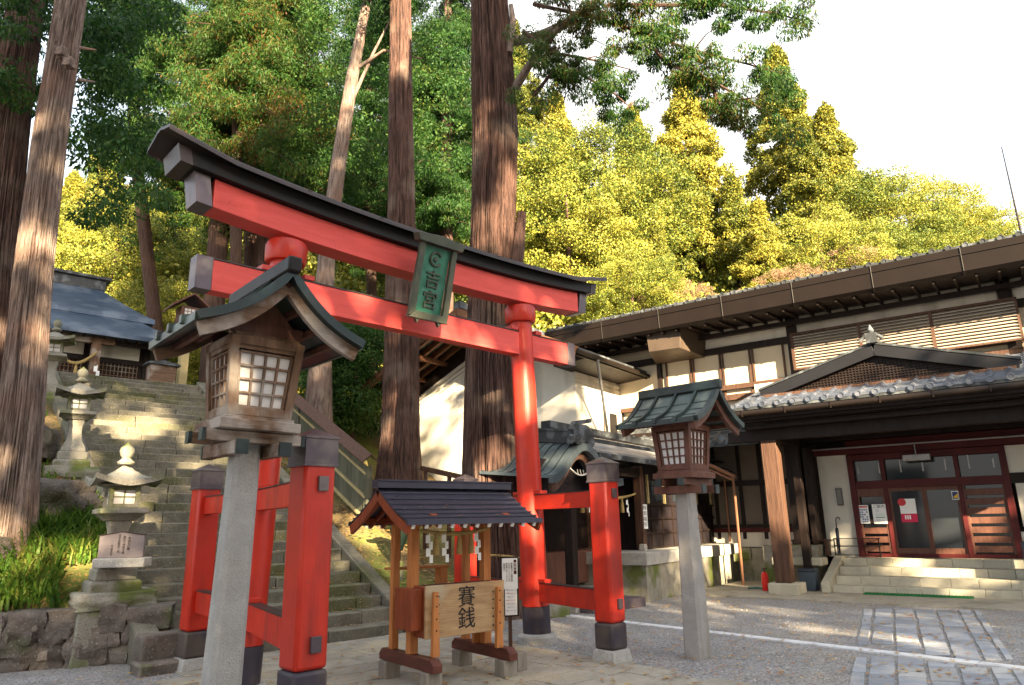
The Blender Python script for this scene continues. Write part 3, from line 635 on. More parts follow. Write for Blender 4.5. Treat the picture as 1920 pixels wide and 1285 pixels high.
WL.rotation_euler=(Matrix.Rotation(R(1.5),3,'Y')@Matrix.Rotation(R(41),3,'Z')).to_euler(); WL.location.x-=.065
wood_lantern('red brown lantern with pale patina roof on a slim leaning stone post',(2.13,8.93,0),R(46),2.00,COPL,REDW,REDW,.115,.84)
# ------------------------------------------------------------------ offering shelter and box
OP=np.array([-.76,8.12,0.]); OROT=R(38)
sh=thing('offering_shelter','small cedar shelter with dark violet ridged roof standing over the offering box','shelter',OP,OROT,)
for x in(-.47,.47):
    for y in(-.42,.42):
        m=M(); m.box(x-.09,x+.09,y-.085,y+.085,-.01,.18); m.obj('footing_block',GBLK,sh,bevel=.01)
    m=M(); m.prism([(-.56,.181),(.56,.181),(.56,.25),(.50,.30),(-.50,.30),(-.56,.25)],x-.055,x+.055,'x'); m.obj('skid',NSKID,sh,bevel=.006)
    for y in(-.10,.30):
        m=M(); 
        if y<0: m.box(x-.048,x+.048,-.10,-.004,.301,1.60)
        else: m.box(x-.04,x+.04,.30,.38,.301,1.60)
        m.obj('post',NWOOD,sh,bevel=.006)
m=M()
for x in(-.47,.47): m.prism([(-.52,1.60),(.62,1.60),(.62,1.66),(.55,1.70),(-.45,1.70),(-.52,1.66)],x-.04,x+.04,'x')
for y,q in((-.45,-.09),(.05,.1),(.55,-.09)): m.box(-.80,.80,y-.035,y+.035,1.70+q,1.76+q)
m.obj('roof_beam',NWOODR,sh,bevel=.005)
RX,RY=.86,.66; yc=.05; zr_,ze_=1.98,1.62
def zo(v): return zr_-(zr_-ze_)*abs(v)-.03*math.sin(math.pi*abs(v))
m=M(); m.sheet([[(x,yc+v*RY,zo(v)) for v in lin(-1,1,16)] for x in(-RX,RX)],.018); ro=m.obj('roof',ZINC,sh)
m=M()
for s in(-1,1):
    for v in lin(.14,1.0,6): m.beam((-RX-.004,yc+s*v*RY,zo(v)+.010),(RX+.004,yc+s*v*RY,zo(v)+.010),.022,.018)
m.beam((-RX-.03,yc,zr_+.035),(RX+.03,yc,zr_+.035),.15,.07); m.beam((-RX-.03,yc,zr_+.078),(RX+.03,yc,zr_+.078),.19,.014)
for s in(-1,1): m.beam((-RX-.01,yc+s*RY*1.0,ze_-.012),(RX+.01,yc+s*RY*1.0,ze_-.012),.03,.04)
m.obj('roof_rib',ZINC,ro)
m=M()
for x in(-RX+.02,RX-.02):
    for s in(-1,1):
        m=M(); m.strip([(x,yc+s*v*RY*.98,zo(v)-.075) for v in lin(0.02,1,6)],(1,0,0),.035,.10); m.obj('barge_board',NWOODR,sh)
raf=M();cap=M()
for i in range(11):
    x=-.78+i*.156
    for s in(-1,1):
        raf.beam((x,yc+s*.03,zo(0)-.11),(x,yc+s*RY*.94,zo(.94)-.06),.032,.045); cap.beam((x,yc+s*RY*.9402,zo(.94)-.055),(x,yc+s*RY*.965,zo(.965)-.058),.036,.048)
ra=raf.obj('rafter',NWOODR,sh); cap.obj('rafter_tip',WHITE,ra)
m=M(); m.box(-.46,.30,.42,.62,1.10,1.125); m.box(.18,.28,.44,.56,.60,1.099); m.obj('shelf',NWOOD,sh,bevel=.004)
OP3=sh
PANEL=mk('pale_grained_board',(.42,.27,.14),(.27,.155,.075),sc=2.2,st=(1.2,1,7),rough=.6,bump=.2,bsc=6,bst=(1,1,14),c3=(.40,.31,.20),sc3=2)
bx=thing('offering_box','wooden offering box with brushed black characters on its pale front board','offering box',OP,OROT)
z0,z1=.47,.98; f=-.34
m=M(); m.box(-.50,.50,f-.03,f,z0,z1); fp=m.obj('front_board',PANEL,bx,bevel=.006)
m=M(); m.box(-.45,.45,f+.32,f+.35,z0,z1-.02); m.box(-.45,.45,f+.001,f+.32,z0+.02,z0+.04)
for x in(-.48,.45): m.box(x,x+.03,f+.001,f+.35,z0,z1-.01)
m.box(-.62,-.481,f+.06,f+.40,z0+.08,z1-.03); m.obj('box_body',NWOODR,bx,bevel=.004)
m=M()
for i in range(9): m.beam((-.45,f+.02+i*.036,z1-.03),(.45,f+.02+i*.036,z1-.03),.016,.03)
m.obj('slatted_top',NSKID,bx)
for x in(-.40,.40):
    for y,sgn in((f-.056,1),(f+.377,-1)):
        m=M(); m.beam((x,y,.301),(x,y+.0,z1-.06),.085,.050,up=(0,1,0),w2=.045); lg=m.obj('leg',NWOOD,bx,bevel=.004)
        if sgn==1:
            m=M()
            for zz in (.55,.66,.78,.88): m.lathe([(.009,0),(.007,.006)],(0,0,0),10); 
            k=0
            for zz in (.55,.66,.78,.88):
                for q in range(20): vx,vy,vz=m.v[k]; m.v[k]=(x+vx,y-.026-vz,zz+vy); k+=1
            for zz in (.53,.62,.70,.79,.87):
                m.lathe([(.010,0),(.008,.006)],(0,0,0),10)
                for q in range(20): vx,vy,vz=m.v[k]; m.v[k]=(x+(.055 if x<0 else -.055)+vx,f-.031-vz,zz+vy); k+=1
            m.obj('nail',INK,lg)
text('賽銭',.225,INK,fp,(0,f-.034,.725),ext=.002,sp=.95,name='brushed_characters')
# rope with paper streamers and tassels hanging across the shelter
rp=thing('shrine_rope','short straw rope with white zigzag papers and tassels hanging inside the offering shelter','rope',OP,OROT)
pts=[(x,-.13,1.535-.05*(1-(x/.45)**2)) for x in lin(-.44,.46,14)]
m=M(); m.tube(pts,[.016+.010*(1-abs(i-7)/7) for i in range(15)],8); m.obj('twisted_rope',ROPE,rp)
def shide(t,x,y,z,k=1.,ax=0):
    m=M(); w=.045*k
    for i in range(4):
        xo=(i%2)*w*.7-w*.35; m.cb((x+xo,y-.004*i,z-.03*k-i*.062*k),(w,.003,.075*k),.25*(1 if i%2 else -1))
    m.cb((x,y,z),(.012*k,.003,.05*k)); return m.obj('paper_streamer',WHITE,t)
def tassel(t,x,y,z,k=1.):
    m=M(); m.lathe([(.012*k,0),(.022*k,-.02*k),(.016*k,-.035*k),(.026*k,-.09*k),(.036*k,-.22*k),(.030*k,-.235*k)][::-1],(x,y,z),14); return m.obj('straw_tassel',ROPE,t)
for x in(-.33,-.13,.30): shide(rp,x,-.15,1.47,1.1)
for x in(-.24,.06,.22): tassel(rp,x,-.14,1.50)
# extra block behind + notice board
e=gp(966,1262); t=thing('timber_block','pale squared timber block standing alone beside the front right skid','block',(e[0]+.02,e[1]+.12,0),OROT)
m=M(); m.box(-.07,.07,-.1,.1,0,.20); m.obj('block_body',GBLK,t,bevel=.01)
e=gp(958,1222); SG=thing('notice_board','narrow white notice board on a brown post by the right torii pillar','notice board',(e[0],e[1],0),R(12))
m=M(); m.box(-.022,.022,.0,.04,0,1.14); m.obj('post',BRW,SG,bevel=.004)
m=M(); m.box(-.115,.115,-.022,-.001,.42,1.16); m.obj('backing',DKW,SG)
m=M(); m.box(-.105,.10,-.030,-.0225,.76,1.14); a=m.obj('upper_sheet',WHITE,SG); m=M(); m.box(-.072,.085,-.034,-.0301,.44,.80); b2=m.obj('lower_sheet',WHITE,SG)
m=M(); m.box(.05,.085,-.0335,-.0305,.94,1.12); m.obj('title_strip',REDD,a)
text('御案内',.036,WHITE,a,(.0675,-.0345,1.03),ext=.0005,sp=1.1)
for i,(s,x) in enumerate([('賽銭箱の中に初穂料等',.022),('を納めてくださいます',-.012),('様お願い申し上げます',-.045),('諏訪神社',-.078)]): text(s,.026,INK,a,(x,-.0315,.965 if i<3 else 1.03),ext=.0005,sp=.9)
for i in range(7): text('お願いいたします'[:8-i%3],.017,INKR if i in(1,3,4) else INKB,b2,(.006,-.0352,.745-i*.042),ext=.0005,vert=False)
# ------------------------------------------------------------------ main hall (shrine office), local x = u, y = v
mh=thing('shrine_office','two storey timber shrine office with tiled porch and louvred upper windows','building',O3,BROT)
V=2.5
def U(x,y,v=V): return fv(x,y,v)[0]
def Z(x,y,v=V): return fv(x,y,v)[1]
# floor slab of the porch behind the steps
STEPL=mk('cream_step_stone',(.50,.46,.36),(.36,.33,.26),isl=.12,sc=2,rough=.8,bump=.12,bsc=30,c3=(.38,.35,.27),sc3=1.5)
sp=thing('entrance_steps','wide flight of four cream stone steps up to the shrine office entrance','steps',O3,BROT)
random.seed(2)
for i in range(4):
    m=M(); y0=.60+i*.45; x=.78+ (0 if i%2 else -.0)
    first=True
    while x<4.55:
        w=random.uniform(.45,.62); x1=min(x+w,4.6)
        m.box(x+.003,x1-.003,y0,y0+.47,i*.165-(.1 if i==0 else .02),(i+1)*.165-.002*(i%2)); x=x1
    m.obj('step',STEPL,sp,bevel=.006)
m=M(); m.prism([(.45,-.05),(2.4,-.05),(2.4,.70),(2.0,.70),(.45,.22)],.60,.775,'x'); m.obj('cheek_wall',STEPL,sp,bevel=.01)
m=M(); m.box(.6,8,2.41,9,-.05,.655); m.obj('porch_floor',STEPL,mh,bevel=.006)
# bench slab left of steps and column bases
m=M(); m.box(-.55,.56,1.0,1.5,.53,.70); m.obj('ledge_slab',STEPL,mh,bevel=.02)
m=M(); m.box(-.9,.35,1.55,2.3,-.03,.95); m.obj('foundation_stone',MOSSY,mh,bevel=.02)
m=M(); m.box(-.30,.33,-.28,.35,-.02,.24); m.obj('column_base',STEPL,mh,bevel=.02)
m=M()
for s in range(5): m.box(-.165+s*.066+.002,-.165+(s+1)*.066-.002,-.165,.165,.241,3.25)
m.box(-.162,.162,-.168,.168,.3,3.2); m.obj('column',BRW,mh,bevel=.006)
for u in (6.2,):
    m=M(); m.box(u-.30,u+.33,-.28,.35,-.02,.24); m.obj('column_base',STEPL,mh,bevel=.02); m=M(); m.box(u-.165,u+.165,-.165,.165,.241,3.25); m.obj('column',BRW,mh,bevel=.006)
m=M(); m.box(.17,.33,.9,1.10,.0,3.2); m.box(.20,.32,1.8,2.49,.7,3.2); m.box(-.20,-.02,2.2,2.49,.3,3.2); m.obj('inner_post',DKW,mh,bevel=.006)
# beams under porch roof
m=M(); m.box(-.9,7.5,-.12,.12,3.25,3.50); m.box(-.12,.12,.121,V,3.26,3.48); m.box(-.9,7.5,-.70,-.62,3.62,3.72); m.box(-.9,7.5,1.15,1.30,3.52,3.66); m.obj('porch_beam',DKW,mh,bevel=.006)
# entrance wall pieces
uL=U(1537,862); uw=U(1588,862); uf0=U(1590,900); uR=U(1893,905)
print('entr',uL,uw,uf0,uR, U(1672,980),U(1745,980),U(1812,980),U(1905,980))
zt=Z(1700,850); 
m=M(); m.box(.36,uw,V-.03,V+.2,.66,3.15); m.obj('white_wall',PLAS,mh)
m=M(); m.box(-.0,.36,V-.05,V+.2,.66,3.15); m.box(.30,.38,V-.06,V-.051,.66,3.15); m.obj('dark_panel',DKW,mh)
m=M(); m.box(uw,7.8,V-.0,V+.25,3.0,3.35); m.box(.3,7.8,V-.09,V-.031,3.02,3.20); m.obj('head_beam',REDD,mh,bevel=.004)
m=M(); m.box(.2,7.8,V-.14,V-.10,3.16,3.19); m.obj('curtain_rail',METAL,mh)
en=thing('entrance_screen','dark red framed glazed entrance doors and slatted side panels on top of the cream steps','entrance doors',O3,BROT)
xs=[uw,U(1672,1000),U(1745,1000),U(1814,1000),U(1900,1000)]
m=M()
for x in (xs[0],xs[-1]): m.box(x,x+.13,V-.10,V+.05,.66,3.0)
for x in (xs[1],xs[3]): m.box(x-.03,x+.06,V-.08,V+.05,.66,3.0)
m.box(xs[0]+.131,xs[-1],V-.085,V+.04,2.20,2.38); m.box(xs[0]+.131,xs[-1],V-.085,V+.04,2.86,2.999); m.box(xs[0]+.131,xs[-1],V-.07,V+.03,.66,.74)
m.obj('frame',REDD,en,bevel=.005)
m=M(); m.box(xs[0]+.1,xs[-1]+.02,V+.06,V+.07,.74,2.9); m.obj('glass',GLASS,en)
for x0,x1 in((xs[1]+.06,xs[2]),(xs[2]+.0,xs[3]-.03)):
    m=M(); m.box(x0,x0+.05,V-.04,V+.0,.74,2.20); m.box(x1-.05,x1,V-.04,V,.74,2.20); m.box(x0+.05,x1-.05,V-.035,V-.005,2.12,2.2); m.box(x0+.05,x1-.05,V-.035,V-.005,.74,.86); d=m.obj('sliding_door',REDW,en,bevel=.003)
    m=M(); m.box(x0+.05,x1-.05,V-.022,V-.016,.86,2.12); m.obj('door_glass',GLASS,d)
for x0,x1,zs in((xs[0]+.13,xs[1]-.03,1.42),(xs[3]+.06,xs[-1],2.2)):
    m=M(); z=.78
    while z<zs-.05:
        m.box(x0+.002,x1-.002,V-.06,V-.02,z,min(z+.135,zs)); z+=.20
    m.box(x0,x0+.04,V-.065,V-.0,.741,2.2); m.box(x1-.04,x1,V-.065,V,.741,2.2)
    if zs<2: m.box(x0,x1,V-.06,V-.02,1.42,1.50); m.box(x0,x1,V-.06,V-.02,2.02,2.2)
    m.obj('slatted_panel',REDW,en,bevel=.004)
m=M(); m.box(xs[1]+.12,xs[1]+.40,V+.02,V+.05,.9,2.1); m.box(xs[2]-.20,xs[2]-.08,V+.02,V+.05,.9,1.5); m.obj('red_curtain',mk('crimson_cloth',(.30,.008,.02),(.22,.006,.015),sc=3,st=(8,1,.5),rough=.8,bump=.3),en)
m=M()
for i in range(8):
    x=xs[0]+.2+i*.45
    if x<xs[-1]-.1: m.box(x,x+.03,V+.03,V+.05,2.55,2.75+.05*(i%3))
m.obj('transom_fitting',METAL,en)
m=M(); a=U(1700,870); m.cb((a+.25,V-.25,2.84),(.55,.25,.14)); m.box(a+.22,a+.25,V-.2,V-.17,2.91,3.15); m.obj('ceiling_lamp',METAL,mh,bevel=.01)
# posters
def poster(name,label,xa,ya,xb,yb,vv,fn):
    u0,z1=fv(xa,ya,vv); u1,z0=fv(xb,yb,vv); w=u1-u0;h=z1-z0
    p=bw(u0,vv); t=thing(name,label,'poster',(p[0],p[1],z0),BROT); m=M(); m.box(0,w,-.004,.004,0,h); s=m.obj('sheet',WHITE,t); fn(t,w,h); return t
def pr1(t,w,h):
    m=M(); m.box(.03*w/.3,w*.93,-.0065,-.0042,h*.87,h*.95); m.obj('heading_band',INKR,t)
    m=M(); random.seed(8)
    for r in range(6):
        for c in range(5):
            if random.random()<.75: m.box(w*(.08+c*.17),w*(.08+c*.17+.13),-.0065,-.0042,h*(.06+r*.13),h*(.06+r*.13+.085))
    m.obj('picture_grid',INKB,t)
def pr2(t,w,h):
    text('ご案内',.085,INK,t,(w*.5,-.006,h*.87),ext=.0005,vert=False)
    m=M(); m.box(w*.18,w*.85,-.0065,-.0042,h*.30,h*.345); m.box(w*.2,w*.8,-.0065,-.0042,h*.42,h*.43); m.box(w*.2,w*.85,-.0065,-.0042,h*.48,h*.49); m.obj('green_rule',INKG,t)
    m=M(); 
    for k in(.08,.14,.2,.60,.66,.72): m.box(w*.2,w*(.5+.3*((k*50)%2>1)),-.0065,-.0042,h*k,h*(k+.012))
    m.obj('print_line',INKB,t)
def pr3(t,w,h):
    m=M(); m.box(0,w,-.0065,-.0042,0,h*.36); m.obj('pink_band',POSTR,t)
    m=M()
    for k in(.22,.36,.50): m.box(w*k,w*(k+.09),-.009,-.0067,h*.12,h*.3)
    m.obj('white_lettering',WHITE,t)
    m=M(); m.lathe([(.085,0),(.085,.003)],(0,0,0),20); m.v=[(w*.16+x,-.0045-z,h*.86+y) for x,y,z in m.v]; m.obj('red_disc',INKR,t)
poster('poster','white poster with a red heading and blue pictures, leftmost on the slatted panel',1604,948,1632,982,V-.072,pr1)
poster('poster','cream poster with one green line, beside the red headed poster',1634,946,1665,982,V-.072,pr2)
poster('poster','large poster with a pink lower band on the glass door',1685,936,1722,979,V-.045,pr3)
def pr4(t,w,h):
    m=M(); m.prism([(w*.12,h*.25),(w*.85,h*.15),(w*.88,h*.7),(w*.5,h*.5)],-.0065,-.0042,'y'); m.obj('yellow_shape',mk('yellow_print',(.75,.45,.03),(.7,.4,.03),rough=.5,bump=0),t)
    m=M(); m.box(w*.08,w*.92,-.006,-.0041,h*.08,h*.9); m.obj('blue_ground',mk('navy_print',(.03,.05,.15),(.03,.05,.13),rough=.5,bump=0),t)
poster('sticker','small navy and yellow sticker at the top corner of the right glass door',1783,921,1799,937,V-.045,pr4)
# wall lamp, right white wall
u,z=fv(1575,932,V-.03); w=bw(u,V-.06,z); t=thing('wall_lamp','slim rectangular bronze framed wall lamp on the white wall strip','lamp',w,BROT)
m=M(); 
for a in(-1,1): m.box(a*.055-.010,a*.055+.010,-.05,.04,-.20,.20); 
m.box(-.045,.045,-.05,.04,.17,.20); m.box(-.045,.045,-.05,.04,-.20,-.17); m.obj('frame',CAP,t); m=M(); m.box(-.045,.045,-.035,.03,-.17,.17); m.obj('glass',mk('grey_lamp_glass',(.22,.23,.2),(.16,.17,.15),rough=.2,bump=0),t)
m=M(); m.box(xs[-1]+.131,xs[-1]+.55,V-.04,V+.2,2.42,2.999); m.box(xs[-1]+.2,xs[-1]+.40,V-.04,V+.2,1.3,2.2); m.box(xs[-1]+.131,xs[-1]+.8,V-.04,V+.2,.66,1.2); m.obj('white_wall',PLAS,mh)
m=M(); m.box(xs[-1]+.551,8,V-.04,V+.2,.66,3.0); m.box(xs[-1]+.131,xs[-1]+.55,V-.06,V+.15,2.2,2.419); m.obj('dark_panel',DKW,mh)
# porch ceiling and porch roof
VE=-.85; zeL=fv(1395,768,VE)[1]; zeR=fv(1920,694,VE)[1]; ze=(zeL+zeR)/2; print('porch eave z',zeL,zeR, fv(1370,770,VE)[0])
u0=fv(1368,772,VE)[0]; u1=8.0; slope=.30; zr=lambda v: ze+(v-VE)*slope
m=M(); m.add([(u0,VE,ze-.10),(u1,VE,ze-.10),(u1,V,zr(V)-.13),(u0,V,zr(V)-.13),(u0,VE,ze-.03),(u1,VE,ze-.03),(u1,V,zr(V)-.03),(u0,V,zr(V)-.03)],[(0,3,2,1),(4,5,6,7),(0,1,5,4),(1,2,6,5),(2,3,7,6),(3,0,4,7)])
pr=m.obj('porch_roof',TILED,mh)
def tiles(u0,u1,va,vb,za,zb,pitch,parent,mt,name='tile_rows',rr=.062,discs=True):
    """half-round tile rows from the eave (va,za) up to (vb,zb), with flat pans between"""
    m=M(); n=int((u1-u0)/pitch); L=math.hypot(vb-va,zb-za); k=max(2,int(L/.28)); dv=(vb-va)/k; dz=(zb-za)/k
    for i in range(n+1):
        u=u0+i*pitch
        for j in range(k):
            a=(va+dv*j,za+dz*j); b=(va+dv*(j+1)+.02,za+dz*(j+1)+.004); vs=[];S6=6
            for q,(vv,zz),r in((0,a,rr),(1,b,rr*.88)):
                for s in range(S6+1):
                    t=math.pi*s/S6; vs.append((u+math.cos(t)*r,vv,zz+math.sin(t)*r))
            m.add(vs,[(s,s+1,S6+2+s,S6+1+s) for s in range(S6)]+[tuple(range(S6,-1,-1))])
            if i<n:  # curved pan
                vs=[]
                for vv,zz,o in((a[0]-.01,a[1],.016),(b[0],b[1],.004)):
                    for s in range(5):
                        t=s/4; vs.append((u+rr*.6+(pitch-rr*1.2)*t,vv,zz+o-.03*math.sin(math.pi*t)+.012))
                m.add(vs,[(s,s+1,s+6,s+5) for s in range(4)]+[(0,5,5,0)][:0])
                f=len(m.v); m.add([vs[0],vs[4],(vs[4][0],vs[4][1],vs[4][2]-.05),(vs[0][0],vs[0][1],vs[0][2]-.05)],[(0,1,2,3)])
    if discs:
        for i in range(n+1):
            u=u0+i*pitch; nv=len(m.v); m.lathe([(rr*1.05,0),(rr*1.05,.03),(rr*.8,.03),(rr*.75,.018)],(0,0,0),12); m.v[nv:]=[(u+x,va-.012-z,za+.01+y) for x,y,z in m.v[nv:]]
    return m.obj(name,mt,parent,smooth=40,recalc=False)
tiles(u0+.1,u1,VE,V+.1,ze-.02,zr(V)-.02+.03,.315,pr,TILE)
m=M(); m.tube([(u0-.05,VE-.09,ze-.19),(u1,VE-.09,ze-.19)],.062,12); 
for i in range(10): m.box(u0+.3+i*.9,u0+.325+i*.9,VE-.16,VE+.1,ze-.26,ze-.12)
m.obj('gutter',GUT,mh)
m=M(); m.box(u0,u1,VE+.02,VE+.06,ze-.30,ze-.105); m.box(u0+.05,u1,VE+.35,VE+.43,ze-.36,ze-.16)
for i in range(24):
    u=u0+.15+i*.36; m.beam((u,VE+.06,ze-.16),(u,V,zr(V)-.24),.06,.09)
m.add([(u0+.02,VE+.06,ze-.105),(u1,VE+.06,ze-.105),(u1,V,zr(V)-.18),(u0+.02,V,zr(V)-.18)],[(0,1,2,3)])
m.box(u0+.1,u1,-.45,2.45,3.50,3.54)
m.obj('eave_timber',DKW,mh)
# triangular gable over the porch
vg=.25; gp_=fv(1637,650,vg); gl=fv(1428,742,vg); gr=fv(1912,688,vg); print('gable',gp_,gl,gr)
uc,zp=gp_; zb=(gl[1]+gr[1])/2; hw=(gr[0]-gl[0])/2; uc=(gr[0]+gl[0])/2*.35+uc*.65
m=M(); m.prism([(uc-hw*.86,zb+.02),(uc+hw*.86,zb+.02),(uc,zp-.10)],vg+.12,vg+.2,'y'); gb=m.obj('gable_infill',DKW,mh)
m=M()
for i in range(60):
    u=uc-hw*.8+i*hw*1.6/59; top=zp-.16-(zp-zb)*abs(u-uc)/hw
    if top>zb+.05: m.box(u-.009,u+.009,vg+.10,vg+.118,zb+.03,top)
for j in range(14):
    z=zb+.05+j*.055; w=hw*(1-(z-zb+.1)/(zp-zb)) 
    if w>.05: m.box(uc-w,uc+w,vg+.092,vg+.103,z,z+.016)
m.obj('gable_lattice',DKW,gb)
GBG=mk('dark_grey_barge_board',(.012,.012,.015),(.009,.009,.011),sc=3,rough=.5,bump=.05)
for s in(-1,1): m=M(); m.beam((uc,vg,zp-.08),(uc+s*hw,vg,zb+.0),.09,.24); m.obj('gable_barge',GBG,mh,bevel=.006)
m=M(); m.box(uc-hw*.98,uc+hw*.98,vg-.05,vg+.25,zb-.10,zb+.018); m.obj('gable_sill',BRW,mh)
m=M()
for s in(-1,1): m.add([(uc,vg-.06,zp+.05),(uc+s*(hw+.05),vg-.06,zb+.12),(uc+s*(hw+.05),V,zb+.12),(uc,V,zp+.05),(uc,vg-.06,zp+.10),(uc+s*(hw+.05),vg-.06,zb+.17),(uc+s*(hw+.05),V,zb+.17),(uc,V,zp+.10)],[(0,3,2,1),(4,5,6,7),(0,1,5,4),(1,2,6,5),(2,3,7,6),(3,0,4,7)])
m.obj('gable_roof',TILED,mh)
m=M(); m.beam((uc,vg-.12,zp+.14),(uc,V,zp+.14),.14,.13); m.beam((uc,vg-.02,zp+.24),(uc,V,zp+.24),.10,.08); m.cb((uc,vg-.10,zp+.17),(.22,.08,.22)); m.lathe([(.05,.0),(.07,.08),(.04,.14),(.01,.2)],(uc,vg-.06,zp+.27),10); m.tube([(uc-.22,vg-.1,zp+.13),(uc-.14,vg-.1,zp+.2),(uc,vg-.1,zp+.24),(uc+.14,vg-.1,zp+.2),(uc+.22,vg-.1,zp+.13)],.04,8); m.obj('ridge_ornament',TILED,mh)
# upper storey wall
uE=fv(1240,700,V)[0]-1.2; print('uE',uE)
zc=fv(1480,610,V)
zTT=Z(1500,588); zTB=Z(1500,622); print('transom',zTT,zTB, Z(1700,560),Z(1700,592))
m=M(); m.box(-8.0,8,V+.05,V+.3,4.2,7.2); m.obj('upper_wall',CREAM,mh)
def pan(name,pa,pb,mt,vv,parent=mh,bev=0,th=.03):
    a=fv(*pa,V); b=fv(*pb,V); m=M(); m.box(a[0],b[0],vv-th,vv,b[1],a[1]); return m.obj(name,mt,parent,bevel=bev)
uP=U(1487,640); uP2=U(1880,560)
m=M(); zt1=Z(1700,556); zt0=Z(1700,594)
m.box(uP+.12,uP2-.1,V+.0,V+.049,zt0,zt1); m.box(U(1308,640),uP-.12,V,V+.049,zt0-.02,zt1-.02); m.box(uP2+.2,8,V,V+.049,zt0,zt1); m.obj('transom_panel',PLAS,mh)
m=M(); m.box(uP-.12,uP+.12,V-.10,V+.0489,4.2,7.2); m.box(uP2-.08,uP2+.18,V-.10,V+.0489,4.2,7.2); m.box(-5.2,8,V-.06,V+.048,zt0-.20,zt0-.021); m.box(-5.2,8,V-.06,V+.047,zt1+.0,zt1+.3)
m.box(U(1240,700)-.1,U(1240,700)+.02,V-.08,V+.046,4.3,zt0-.2)
m.obj('upper_post',DKW,mh)
# left upper windows: four cream screens in frames
zt2=zt0-.20; zb2=Z(1400,740)
we=[U(1247,690),U(1297,680),U(1352,675),U(1408,665),U(1470,650)]
for i in range(4):
    m=M(); a,b=we[i]+.02,we[i+1]-.02; m.box(a,a+.045,V-.02,V+.045,zb2,zt2); m.box(b-.045,b,V-.02,V+.045,zb2,zt2); m.box(a+.045,b-.045,V-.02,V+.045,zb2,zb2+.05); wd_=m.obj('window',BRW,mh)
    m=M(); m.box(a+.045,b-.045,V+.02,V+.044,zb2+.05,zt2); m.obj('screen',CREAM,wd_)
m=M(); m.box(-5.2,uP,V-.12,V+.04,zb2-.12,zb2-.001); m.obj('window_sill',BRW,mh)
# louvred screen
LO=mk('pale_louvre_slat',(.42,.36,.30),(.34,.285,.235),sc=3,rough=.55,bump=.08)
la,lb=U(1486,640)+.02,U(1905,560); zl1=zt0-.02; zl0=Z(1500,690)-.1
lv=None
cuts=[la,U(1612,620),U(1744,600),lb]
for i in range(3):
    a,b=cuts[i],cuts[i+1]; m=M(); m.box(a,a+.07,V-.30,V-.20,zl0,zl1); m.box(b-.05,b-.0,V-.30,V-.20,zl0,zl1) if i==2 else None; m.box(a+.07,b,V-.30,V-.20,zl1-.06,zl1); m.box(a+.07,b,V-.30,V-.20,zl0,zl0+.05)
    lf=m.obj('louvre_frame',BRW,mh); m=M(); n=12
    for j in range(n):
        z=zl0+.08+j*(zl1-zl0-.16)/(n-1); m.beam((a+.07,V-.25,z),(b-(.05 if i==2 else 0),V-.25,z),.125,.016,up=(0,-.55,.83))
    m.obj('slat',LO,lf)
m=M(); m.box(la,lb,V-.02,V+.03,zl0,zl0+.10); m.box(U(1300,700),8,V-.10,V+.0,zl0-.25,zl0-.12); m.obj('balcony_sill',BRW,mh)
m=M(); m.box(U(1425,720),uP+.3,V-.5,V-.2,Z(1425,745)-.1,Z(1425,745)+.26); m.obj('white_upstand',PLAS,mh)
# upper roof
VE2=1.05; e0=fv(1040,632,VE2); e1=fv(1920,427,VE2); e2=fv(1920,492,VE2); print('upper',e0,e1,e2,fv(1500,518,VE2))
zg=(fv(1500,527,VE2)[1]+fv(1900,440,VE2)[1])/2; zbot=fv(1900,497,VE2)[1]; ua=e0[0]-.3; ub=8.5
m=M(); m.add([(ua,VE2,zg-.12),(ub,VE2,zg-.12),(ub,V+5.5,zg+1.9),(ua,V+5.5,zg+1.9),(ua,VE2,zg-.02),(ub,VE2,zg-.02),(ub,V+5.5,zg+2.0),(ua,V+5.5,zg+2.0)],[(0,3,2,1),(4,5,6,7),(0,1,5,4),(1,2,6,5),(2,3,7,6),(3,0,4,7)])
ur=m.obj('upper_roof',TILED,mh); tiles(ua+.1,ub,VE2,VE2+1.4,zg,zg+.43,.315,ur,TILED)
m=M(); m.box(ua,ub,VE2+.03,VE2+.07,zg-.40,zg-.12)
m.add([(ua,VE2-.10,zg-.05),(ub,VE2-.10,zg-.05),(ub,VE2-.06,zbot+.05),(ub,VE2+.02,zbot-.02),(ua,VE2+.02,zbot-.02),(ua,VE2-.06,zbot+.05)],[(0,1,2,5),(5,2,3,4)])
for i in range(10): m.tube([(ua+.2+i*1.75,VE2-.115,zg-.04),(ua+.2+i*1.75,VE2-.075,zbot+.05),(ua+.2+i*1.75,VE2+.02,zbot-.03)],.008,5)
m.box(ua,ub,VE2-.108,VE2-.085,zg-.21,zg-.19)
m.obj('gutter',GUT,mh)
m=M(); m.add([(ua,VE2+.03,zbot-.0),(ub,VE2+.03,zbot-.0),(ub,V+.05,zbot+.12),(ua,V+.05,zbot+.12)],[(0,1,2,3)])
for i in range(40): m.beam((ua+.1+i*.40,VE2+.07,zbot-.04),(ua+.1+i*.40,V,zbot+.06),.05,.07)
m.box(ua,ub,V-.35,V-.2,zbot-.16,zbot-.05); m.obj('soffit',DKW,mh)
